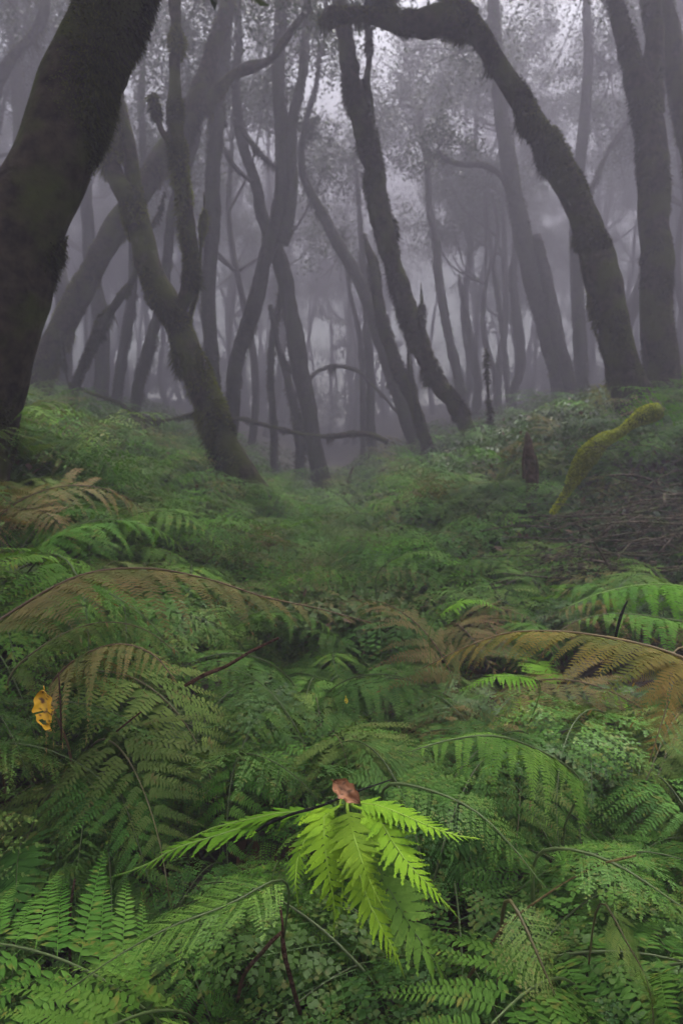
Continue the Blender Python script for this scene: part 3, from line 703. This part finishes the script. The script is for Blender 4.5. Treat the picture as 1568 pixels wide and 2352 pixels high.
for (x, y, kd, pl, sz) in [(-1.28, 2.55, 'bracken', 'green', 1.25), (-1.05, 2.2, 'bracken', 'olive', 1.2), (-1.5, 2.75, 'bracken', 'brown', 1.3), (-.95, 2.75, 'lacy', 'green', 1.15), (-1.35, 2.2, 'lacy', 'green', 1.25), (-.6, 3.0, 'bracken', 'green', 1.1)]:
    fern_plant(x, y, kd, pl, 5, LAB[(kd, pl)][0], LAB[(kd, pl)][1], rng, sz)
# farther ferns and filler: one mass
def mass(name, label, n, gen, mat, cat='fern'):
    its = gen(); V, fs, col = merge(its); o = obj(name, make_mesh(name, V, fs, col), mat); tag(o, label, cat, kind='stuff'); return o
def low_ferns():
    rng = np.random.default_rng(9); pr = []
    for k in range(8):
        d = frond_flat('low', rng); pal = ['green', 'olive', 'lime', 'green', 'olive', 'brown', 'deep', 'green'][k]
        V, _ = bend(d['V'], local_curve(rng, 50, -40, .7, .1)[2:], 1.); pr.append((V, d['F'][0], frond_colour(d, pal, rng, .05, .7 if pal == 'brown' else .1)))
    its = []
    def put(x, y, s):
        V, f, c = pr[rng.integers(8)]
        a = rng.random()*6.28; t = rng.normal()*.2
        M = np.array(Euler((t, rng.normal()*.25, a)).to_matrix())
        its.append((V@M.T*s+np.array([x, y, gz(x, y)-.02]), [f], c*(.75+.5*rng.random())))
    for _ in range(2100):
        y = 3.5+10*rng.random()**1.3; x = (rng.random()*1.2-.6)*y
        if x > 1.3 and y > 4.5 and rng.random() < .75: continue
        if (y > 8 and rng.random() < .4) or log_view(x, y): continue
        for q in range(2): put(x+rng.normal()*.05, y+rng.normal()*.05, .85+.55*rng.random())
    for _ in range(160):
        y = .5+3.2*rng.random(); x = (rng.random()*1.2-.6)*(y+.4)
        if x*x+y*y > .3 and not in_hollow(x, y, .15): put(x, y, .38)
    return its
mass('fern_undergrowth', 'mass of distant and low ferns covering the slope', 0, low_ferns, M_SOFT)
def ground_leaves():
    rng = np.random.default_rng(19); n = 150000
    y = 3.2+17*rng.random(n)**1.4; x = (rng.random(n)*1.3-.65)*(y+.5)
    z = ground(x, y)
    lv = np.where((x > .25*y) & (x < .6*y) & (y < 5.1), .55, 1.)
    hgt = .06+.30*np.clip(vnoise(np.column_stack([x*1.4, y*1.4, x*0]), 6)*.8+.5, 0, 1)
    p = np.column_stack([x, y, z+hgt*lv*np.sqrt(rng.random(n))])
    v = np.clip(vnoise(p*np.array([.9, .9, .2]), 2)*.9+.5+.25*rng.normal(size=n), 0, 1)[:, None]
    col = np.array([.025, .055, .016])*(1-v)+np.array([.085, .15, .035])*v
    br = (rng.random(n) < .05)[:, None]; col = np.where(br, np.array([.12, .07, .04]), col)
    V, fs, c = leaf_cards(p, .055, rng, col, 1.7, .45)
    # stalks and litter twigs
    return [(V, fs, c)]
mass('ground_cover', 'low broad-leaved undergrowth spread over the valley sides', 0, ground_leaves, M_LEAF, 'undergrowth')
def litter():
    rng = np.random.default_rng(29); its = []
    n = 9000; y = .3+5*rng.random(n); x = (rng.random(n)*1.3-.65)*(y+.4)
    p = np.column_stack([x, y, ground(x, y)+.01+.03*rng.random(n)])
    col = np.array([.05, .028, .018])*(.4+1.3*rng.random((n, 1)))
    its.append(leaf_cards(p, .06, rng, col, 2.2, .5))
    return its
mass('leaf_litter', 'dead brown leaves under the ferns', 0, litter, M_MOSS, 'leaf litter')

# ------------------------------------------------------------------ single fronds and plants that stand out
def special(name, label, cat, fronds, group=None):
    """fronds: list of (kind, palette, points[(px,py,Y)], width, tip, twist, stem points or None)"""
    f0 = fronds[0]; b = P(*f0['pts'][0]); gx_, gy_ = b[0], b[1]
    base = np.array([gx_, gy_, gz(gx_, gy_)])
    root = empty(name, base, label, cat, group)
    for k, f in enumerate(fronds):
        rng = np.random.default_rng(f.get('seed', 900+k+len(label)))
        d = frond_flat(f['kind'], rng); c = np.array([P(*q) for q in f['pts']])
        col = frond_colour(d, f['pal'], rng, f.get('spot', .03), f.get('tip', 0.))
        V, L = bend(d['V'], c, f.get('w', 1.), f.get('twist', 0.))
        if 'sag' in f:
            cc = catmull(c, 60); ii = np.clip((np.clip(d['V'][:, 0], 0, 1)*59).astype(int), 0, 59)
            dist = np.linalg.norm(V-cc[ii], axis=1); V[:, 2] -= f['sag']*dist**1.5
        fr = part('frond', V, d['F'], M_SOFT if f['kind'] != 'lacy' else M_LEAF, root, base, col)
        st = c
        if f.get('stalk', True):
            e = np.array([c[0, 0]*.98, c[0, 1]+.08, gz(c[0, 0], c[0, 1])]) if f.get('foot') is None else np.array(f['foot'])
            st = np.vstack([e, (e+c[0])/2+np.array([0, .03, .03]), c])
        V, fs, sc = stem_mesh(st, f.get('r', .004), .0012, f.get('stemc', STEMC[f['pal']]), rng)
        s = part('stem', V, fs, M_STEM, fr, base, sc, True)
    return root
hf = lambda pts, w=1., pal='fresh', seed=0, twist=0., sag=.0, kind='lobed', tip=0., **k: dict(kind=kind, pal=pal, r=.002, pts=pts, w=w*.84, seed=seed, twist=twist, sag=sag, tip=tip, **k)
HF = P(800, 1850, 1.12); foot = list(HF); ground_foot = [HF[0]-.02, HF[1]+.2, gz(HF[0], HF[1]+.2)]
special('bright_fern', 'bright lime green fern spreading its long fronds at the front centre', 'fern', [
    hf([(785, 1848, 1.12), (748, 1870, 1.11), (745, 1930, 1.07), (755, 2010, 1.04), (768, 2080, 1.03), (766, 2140, 1.03)], 1.15, seed=1, foot=foot),
    hf([(795, 1850, 1.11), (815, 1930, 1.05), (838, 2000, 1.01), (865, 2060, 1.0), (890, 2105, 1.0)], 1.2, seed=2, foot=foot),
    hf([(805, 1848, 1.12), (860, 1872, 1.10), (905, 1940, 1.06), (950, 2000, 1.02), (1000, 2050, 1.0), (1045, 2100, 1.0)], 1.05, seed=3, foot=foot),
    hf([(805, 1846, 1.13), (860, 1848, 1.12), (920, 1870, 1.1), (985, 1898, 1.07), (1040, 1918, 1.05), (1095, 1926, 1.05)], .85, seed=4, foot=ground_foot),
    hf([(800, 1900, 1.09), (825, 2010, 1.05), (850, 2080, 1.01), (880, 2140, .98), (910, 2195, .97), (930, 2250, .97)], .9, seed=5, foot=foot),
    hf([(830, 1900, 1.11), (870, 2000, 1.07), (920, 2090, 1.03), (970, 2170, 1.0), (1020, 2240, .99), (1050, 2310, .99)], 1.3, 'green', 6, foot=foot),
    hf([(800, 1850, 1.13), (770, 1855, 1.13), (720, 1862, 1.14), (640, 1868, 1.16), (560, 1885, 1.17), (480, 1905, 1.18), (420, 1935, 1.18)], .5, 'lime', 7, foot=foot),
    hf([(760, 1858, 1.15), (640, 1875, 1.17), (560, 1900, 1.16), (480, 1925, 1.14), (400, 1950, 1.13), (330, 1990, 1.12), (270, 2010, 1.12)], .5, 'lime', 8, foot=foot),
    hf([(780, 1865, 1.13), (720, 1905, 1.12), (690, 1950, 1.09), (680, 1990, 1.07), (678, 2030, 1.05), (685, 2080, 1.04)], .8, seed=9, foot=foot),
])
special('arching_bracken', 'long bracken frond arching right at the left edge, its hanging leaflets browned', 'bracken', [
    dict(kind='bracken', pal='brown', pts=[(-60, 1480, 1.62), (60, 1385, 1.66), (190, 1320, 1.7), (330, 1305, 1.7), (470, 1328, 1.67), (610, 1372, 1.64), (740, 1400, 1.6), (850, 1430, 1.58)], w=.38, tip=.35, sag=1.2, seed=21, r=.004),
    dict(kind='bracken', pal='olive', pts=[(20, 1560, 1.8), (120, 1470, 1.82), (230, 1430, 1.8), (330, 1445, 1.75), (410, 1500, 1.7)], w=.5, tip=.4, sag=1.4, seed=22, r=.004)])
special('brown_bracken', 'dark browning bracken drooping under the long arching frond at left', 'bracken', [
    dict(kind='bracken', pal='brown', pts=[(120, 1570, 1.65), (200, 1500, 1.62), (290, 1480, 1.58), (360, 1510, 1.54), (400, 1560, 1.5)], w=1.0, tip=.8, sag=1.5, seed=23)])
special('tan_bracken', 'tan orange bracken frond drooping at the right edge', 'bracken', [
    dict(kind='bracken', pal='tan', pts=[(1660, 1560, 1.32), (1540, 1500, 1.36), (1400, 1465, 1.42), (1280, 1450, 1.48), (1160, 1455, 1.53), (1060, 1490, 1.56), (970, 1535, 1.58)], w=.44, tip=.7, sag=1.9, seed=24),
    dict(kind='bracken', pal='tan', pts=[(1545, 1500, 1.4), (1540, 1570, 1.34), (1525, 1640, 1.3), (1505, 1700, 1.28), (1490, 1750, 1.27)], w=.75, tip=.7, sag=.4, seed=25, twist=-.5, foot=P(1660, 1560, 1.45), r=.002)])
special('bracken_frond', 'fresh green feathery bracken arching off the right edge above the tan frond', 'bracken', [
    dict(kind='bracken', pal='lime', pts=[(1650, 1370, 2.4), (1560, 1345, 2.35), (1460, 1345, 2.3), (1370, 1365, 2.25), (1290, 1400, 2.2)], w=.8, sag=1.2, seed=26),
    dict(kind='bracken', pal='green', pts=[(1620, 1450, 2.2), (1520, 1420, 2.15), (1400, 1410, 2.1), (1300, 1430, 2.05)], w=.8, sag=1.2, seed=27)])
special('bright_fern', 'lime green frond pointing left below the fresh arch, right of centre', 'fern', [
    hf([(1230, 1560, 1.8), (1170, 1552, 1.77), (1110, 1562, 1.74), (1060, 1585, 1.72)], 1.3, 'lime', seed=28, sag=.8)])
special('bright_fern', 'lime green fern standing tall at the left edge beyond the arching bracken', 'fern', [
    hf([(-20, 1230, 3.3), (40, 1195, 3.2), (100, 1180, 3.15), (150, 1190, 3.1)], 1.2, 'lime', seed=29, sag=.8),
    hf([(-20, 1250, 3.2), (30, 1225, 3.1), (80, 1215, 3.05), (130, 1235, 3.0)], 1.1, 'lime', seed=30, sag=.8)])
special('bright_fern', 'small yellow-green frond alone in the middle of the far fern bed', 'fern', [
    hf([(660, 1212, 4.6), (690, 1198, 4.55), (720, 1193, 4.5), (750, 1198, 4.5)], 1.0, 'lime', seed=31)])
special('bright_fern', 'yellow-green frond in the shade at the centre right of the fern bed', 'fern', [
    hf([(1000, 1420, 2.3), (1050, 1385, 2.27), (1100, 1380, 2.25), (1150, 1400, 2.2)], 1.2, 'lime', seed=32, sag=.6),
    hf([(880, 1300, 2.6), (940, 1270, 2.6), (1000, 1272, 2.55), (1060, 1300, 2.5)], 1.2, 'green', seed=33)])
special('green_bracken', 'clear green frond with comb leaflets lying left over the dark hollow right of centre', 'bracken', [
    dict(kind='bracken', pal='green', pts=[(1330, 1790, 1.45), (1230, 1720, 1.42), (1130, 1690, 1.38), (1030, 1700, 1.34), (930, 1730, 1.3)], w=.95, sag=.6, seed=34)])
special('lacy_fern', 'lacy fern with speckled fronds drooping at the lower right, tips yellowed', 'fern', [
    dict(kind='lacy', pal='olive', pts=[(1180, 2080, 1.0), (1215, 2150, .96), (1245, 2220, .93), (1275, 2290, .92), (1320, 2370, .92)], w=.9, tip=.5, spot=.08, seed=35),
    dict(kind='lacy', pal='green', pts=[(1260, 1950, 1.1), (1350, 1960, 1.05), (1440, 2000, 1.0), (1530, 2060, .96), (1620, 2120, .94)], w=.9, tip=.1, spot=.07, seed=36),
    dict(kind='lacy', pal='green', pts=[(900, 1800, 1.25), (1000, 1820, 1.2), (1100, 1870, 1.14), (1180, 1950, 1.1), (1250, 2040, 1.06)], w=.95, tip=.1, spot=.07, seed=37)])
special('bracken_frond', 'yellowed frond hanging in the dark lower right corner', 'bracken', [
    dict(kind='bracken', pal='olive', tip=.4, r=.002, pts=[(1400, 2090, 1.0), (1430, 2150, .97), (1470, 2220, .95), (1495, 2290, .95), (1500, 2380, .95)], w=.7, seed=38)])
special('lacy_fern', 'fine-cut frond hanging at the bottom left, nearest to the viewer', 'fern', [
    dict(kind='lacy', pal='green', pts=[(640, 2020, 1.05), (520, 2080, .98), (390, 2130, .94), (280, 2190, .92), (150, 2280, .9)], w=.62, seed=39, r=.002)])

# ------------------------------------------------------------------ sticks, log, stump, leaves
def stick(label, pts, Y, mat, seed, name='stick', seg=8, rough=.12, forks=(), cat='stick', colr=None):
    c = line(pts, Y); base = c[0, :3]
    root = empty(name, base, label, cat)
    V, fs = tube(c, seg, .02, rough, seed, 25, knobs=.1, minr=.0008); part('shaft', V, fs, mat, root, base, smooth=True)
    for f in forks:
        V, fs = tube(line(f, Y), seg, .02, rough, seed+1, 25, minr=.0008); part('fork', V, fs, mat, root, base, smooth=True)
stick('broken brown fern stalk with a fork, in the dark hollow at the bottom centre', [(690, 2330, 11, .05), (668, 2250, 12, .02), (650, 2170, 13), (648, 2145, 12), (600, 2190, 14), (566, 2230, 13, .02), (545, 2300, 10, .06)], 1.0, M_TWIG, 1, forks=[[(650, 2150, 8), (648, 2110, 7), (640, 2070, 5, .03)]])
stick('reddish brown stick slanting among ferns left of centre', [(425, 1575, 9), (470, 1550, 11), (520, 1530, 10), (570, 1500, 8), (640, 1465, 6)], 1.55, M_TWIG, 2)
stick('short dark stick lying on the lacy ferns at left', [(268, 1680, 7), (295, 1658, 8), (325, 1635, 6)], 1.35, M_TWIG, 3)
M_BLACK = bark_mat('stalk_black', (.008, .008, .008), (.02, .018, .016), (.015, .012, .01), .2, 30)
stick('thin black stalk curving behind the bright fern at its left', [(540, 1935, 5, .05), (580, 1915, 7, .03), (620, 1890, 8), (670, 1870, 8), (725, 1855, 7), (800, 1825, 6, .03), (900, 1790, 4, .06)], 1.12, M_BLACK, 4)
M_STALK = bark_mat('stalk_tan', (.09, .06, .025), (.16, .12, .05), (.10, .10, .03), .4, 20)
stick('tan fern stalk crossing the lower right from a dark hollow up to the right', [(1075, 2245, 9, .04), (1120, 2180, 11, .02), (1165, 2120, 12), (1225, 2075, 10), (1300, 2025, 9), (1380, 1985, 7), (1460, 1965, 5)], 1.02, M_STALK, 5)
stick('upright dark fern stalk at the left under the lacy ferns', [(165, 2260, 8), (160, 2150, 8), (163, 2080, 7), (172, 2020, 5)], 1.25, M_TWIG, 6)
stick('thin black upright stem with a curled tip at the right of the fern bed', [(1400, 1545, 6), (1408, 1490, 6), (1418, 1440, 8), (1428, 1405, 8), (1440, 1380, 4)], 1.9, M_BLACK, 7)
stick('orange brown stem standing by the yellow leaf', [(142, 1700, 5), (140, 1640, 5), (138, 1590, 5), (135, 1545, 4)], 1.45, M_TWIG, 8)

# mossy log
c = line([(1265, 1180, 10), (1300, 1130, 22), (1322, 1085, 44), (1350, 1042, 60), (1390, 1008, 66), (1422, 994, 50), (1450, 972, 50), (1490, 950, 50), (1514, 943, 40)], 4.4)
base = c[0, :3].copy(); base[2] = gz(base[0], base[1])
root = empty('mossy_log', base, 'bright yellow-green mossy broken log jutting up to the right from the slope', 'log')
V, fs = tube(c, 20, .03, .18, 5, 7, knobs=.1); part('bough', V, fs, M_LOG, root, base, smooth=True)
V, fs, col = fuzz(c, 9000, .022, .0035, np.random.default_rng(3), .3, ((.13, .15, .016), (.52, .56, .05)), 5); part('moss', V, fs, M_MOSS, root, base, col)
# rotten stump
c = line([(1222, 1190, 30), (1220, 1130, 30), (1218, 1080, 30), (1214, 1040, 26), (1212, 1010, 18), (1208, 992, 5)], 4.9)
base = c[0, :3].copy(); base[2] = gz(base[0], base[1]); c = np.vstack([[base[0], base[1], base[2]-.1, c[0, 3]*1.2], c])
root = empty('rotten_stump', base, 'tall thin rotten brown stump with a splintered top', 'stump')
V, fs = tube(c, 18, .03, .28, 8, 16, knobs=.2); part('stump_body', V, fs, M_STUMP, root, base, smooth=True)
for k, (sp) in enumerate([[(1203, 1100, 10), (1201, 1060, 8), (1204, 1020, 3)], [(1230, 1120, 12), (1233, 1070, 10), (1230, 1045, 3)]]):
    V, fs = tube(line(sp, 4.86), 8, .03, .3, 80+k, 20); part('splinter', V, fs, M_STUMP, root, base, smooth=True)
c = line([(800, 1110, 10), (806, 1085, 9), (812, 1070, 3)], 10.5); base = c[0, :3]
root = empty('stump', base, 'tiny brown stub standing in the far centre undergrowth', 'stump'); c = np.vstack([[base[0], base[1], gz(base[0], base[1])-.1, c[0, 3]], c])
V, fs = tube(c, 10, .03, .3, 81, 12); part('stump_body', V, fs, M_STUMP, root, base, smooth=True)

# brush pile
rng = np.random.default_rng(44); its = []
for k in range(170):
    x = 1330+300*rng.random(); y = 1075; Y = 3.5+.9*rng.random()
    a = P(x, y, Y); a[2] = gz(a[0], a[1])+.1+.40*rng.random()*np.clip((a[0]-1.2)*1.0, .2, 1)
    th = R(rng.choice([200, 165, 20, 340]))+rng.normal()*.35; l = .25+.6*rng.random()
    e = a+np.array([math.cos(th)*l, math.sin(th)*l*.6, rng.normal()*.10]); m_ = (a+e)/2+np.array([0, 0, .04])+rng.normal(size=3)*.03
    r0 = .002+.006*rng.random()**2 if k % 7 else .006+.006*rng.random()
    its.append(tube(np.array([[*a, r0], [*m_, r0*.8], [*e, r0*.3]]), 5, .08, .1, k))
V, fs, _ = merge(its)
M_BRUSH = bark_mat('brush_twigs', (.03, .025, .02), (.15, .115, .085), (.07, .085, .03), .35, 16)
tag(obj('brush_pile', make_mesh('brush_pile', V, fs), M_BRUSH), 'tangled heap of fine dead brown twigs on the right slope below the mossy log', 'brushwood', kind='stuff')

# fallen leaves
def curled_leaf(label, cx, cy, Y, L, wd, ang, colr, seed, name='dead_leaf', holes=False, tilt=.9, curl=.5):
    rng = np.random.default_rng(seed); nu, nv = 22, 12
    u = np.linspace(0, 1, nu)[:, None]*np.ones((1, nv)); v = np.linspace(-1, 1, nv)[None]*np.ones((nu, 1))
    hw = np.sin(np.pi*u**.8)**.75*wd/2*(1+.12*np.sin(u*23+v*2)); x = (u-.5)*L; y = v*hw
    z = curl*wd*(v**2)*.5-curl*L*.4*(u-.5)**2+.004*vnoise(np.column_stack([(u*9).ravel(), (v*4).ravel(), (u*0).ravel()]), seed).reshape(nu, nv)
    V = np.stack([x, y, z], -1).reshape(-1, 3)
    M = np.array((Euler((tilt, 0, 0)).to_matrix() @ Euler((0, 0, ang)).to_matrix())); V = V@M.T+P(cx, cy, Y)
    i = (np.arange(nu-1)[:, None]*nv+np.arange(nv-1)[None]); 
    keep = np.ones(i.shape, bool)
    if holes:
        h = vnoise(np.column_stack([(u*7).ravel(), (v*2.5).ravel(), (u*0+3).ravel()]), seed+5).reshape(nu, nv)[:-1, :-1]
        keep = ~((h > .15) & (u[:-1, :-1] > .45))
    i = i[keep]
    q = np.clip(vnoise(V*120, 3)*.5+.5, 0, 1)[:, None]; col = np.array(colr[0])*(1-q)+np.array(colr[1])*q
    mid = (np.abs(v) < .12).reshape(-1, 1); col = np.where(mid, col*.7, col); col = np.where((vnoise(V*190+7, 9) > .42)[:, None], np.array([.09, .04, .012]), col)
    base = P(cx, cy, Y); root = empty(name, base, label, 'leaf')
    part('blade', V, np.stack([i, i+1, i+nv+1, i+nv], -1).reshape(-1, 4), M_STEM, root, base, col, True)
    e = np.array([[*V[nv//2], .0012], [*(V[nv//2]+(V[nv//2]-V[nv*5+nv//2])*.4), .001]]); e = np.vstack([e[0], e.mean(0)+[0, 0, .003, 0], e[1]])
    Vt, fs = tube(e, 5, .005, .05, 1, minr=.0008); part('petiole', Vt, fs, M_STEM, root, base, np.repeat([colr[0]], len(Vt), 0), True)
curled_leaf('crumpled orange-brown dead leaf caught at the top of the bright fern', 796, 1820, 1.10, .058, .032, R(-38), ((.20, .075, .03), (.42, .19, .09)), 1)
curled_leaf('yellow tattered leaf hanging at the left edge, eaten through at its lower half', 107, 1632, 1.40, .088, .042, R(-74), ((.50, .26, .01), (.62, .36, .015)), 2, name='yellow_leaf', holes=True, tilt=1.25, curl=.7)
curled_leaf('small yellow leaf tip lying on the lacy ferns right of centre', 795, 1610, 1.5, .014, .008, R(-80), ((.5, .4, .03), (.6, .5, .05)), 3, name='yellow_leaf', curl=.2)

# ------------------------------------------------------------------ haze
bpy.ops.mesh.primitive_cube_add(size=1)
hz = bpy.context.object; hz.name = 'haze'; hz.data.name = 'haze'
zb, zt = float(GZ.min())-1.0, 24.0
hz.dimensions = (126, 94, zt-zb); hz.location = (0, 16, (zt+zb)/2)
m = bpy.data.materials.new('haze'); m.use_nodes = True; n = m.node_tree; n.nodes.clear()
out = n.nodes.new('ShaderNodeOutputMaterial'); pv = n.nodes.new('ShaderNodeVolumePrincipled')
pv.inputs['Density'].default_value = .066; pv.inputs['Color'].default_value = (.158, .150, .181, 1); pv.inputs['Anisotropy'].default_value = .3
n.links.new(pv.outputs[0], out.inputs['Volume']); hz.data.materials.append(m)
tag(hz, 'pale grey fog filling the wood', 'fog', kind='stuff')
for o in COL.objects: o.select_set(False)

# ------------------------------------------------------------------ tell the repeats apart by what stands nearest to them
LM = [('the bright lime fern', 800, 1950), ('the yellow tattered leaf', 107, 1632), ('the orange dead leaf', 796, 1820), ('the long arching bracken', 400, 1330),
      ('the tan bracken', 1250, 1460), ('the rotten stump', 1215, 1090), ('the mossy log', 1400, 1040), ('the forked brown stalk', 650, 2200), ('the tan stalk', 1200, 2100),
      ('the reddish stick', 530, 1520), ('the black curled stem', 1415, 1460), ('the drooping brown bracken', 300, 1520), ('the shaggy forked trunk', 580, 1110),
      ('the ragged curving trunk', 1080, 1010), ('the lime fern at the left edge', 80, 1210), ('the fresh green arch', 1460, 1350), ('the yellowed corner frond', 1470, 2230)]
LT = [('the huge left trunk', 60, 560), ('the shaggy forked trunk', 370, 690), ('the slanting broad trunk', 270, 520), ('the crossed pair of trunks', 635, 590),
      ('the ragged curving trunk', 900, 600), ('the broken dark trunk', 860, 640), ('the great arched tree', 1340, 540), ('the thick upright right trunk', 1500, 520),
      ('the tall hazy leaning trunk', 1205, 560), ('the pale snapped trunk', 1066, 700), ('the pale mid valley trunk', 850, 860), ('the straight grey trunk', 482, 650)]
ORD = ['nearest', 'second nearest', 'third nearest', 'fourth nearest', 'fifth nearest', 'sixth nearest', 'seventh nearest', 'eighth nearest', 'ninth nearest', 'tenth nearest']
def relabel(things, marks, short, dz):
    b = {}
    for o in things:
        px, py = proj(o.location.x, o.location.y, o.location.z+dz)
        ds = sorted(((px-x)**2+(py-y)**2, i) for i, (_, x, y) in enumerate(marks)); i = ds[0][1]; dx, dy = px-marks[i][1], py-marks[i][2]
        side = ('left of' if dx < 0 else 'right of') if abs(dx) > abs(dy) or marks is LT else ('behind' if dy < 0 else 'in front of')
        b.setdefault((short(o), side, i), []).append((ds[0][0], o))
    for (sh, side, i), l in b.items():
        l.sort(key=lambda t: t[0])
        for k, (_, o) in enumerate(l):
            if k < len(ORD): o['label'] = sh+', '+ORD[k]+' '+side+' '+marks[i][0]
            else: o['label'] = sh+', further '+side+' '+marks[i][0]
SH = {'dark lacy ferns of the fern bed': 'dark glossy lacy fern', 'mid green lacy ferns of the fern bed': 'mid green lacy fern', 'speckled olive lacy ferns': 'olive speckled lacy fern',
      'green bracken of the fern bed': 'green comb-leaved bracken', 'olive bracken of the fern bed': 'dull olive bracken', 'browning bracken of the fern bed': 'brown-tipped bracken',
      'soft green ferns of the fern bed': 'soft broad-leaved fern', 'small lime green ferns': 'small lime green fern', 'dark bracken of the fern bed': 'dark green bracken', 'dark broad-leaved ferns': 'dark broad-leaved fern'}
tops = [o for o in COL.objects if o.parent is None and 'group' in o]
relabel([o for o in tops if o['group'] in SH], LM, lambda o: SH[o['group']], .35)
relabel([o for o in tops if o['group'] == FG], LT, lambda o: 'slim fogged tree', 3.)
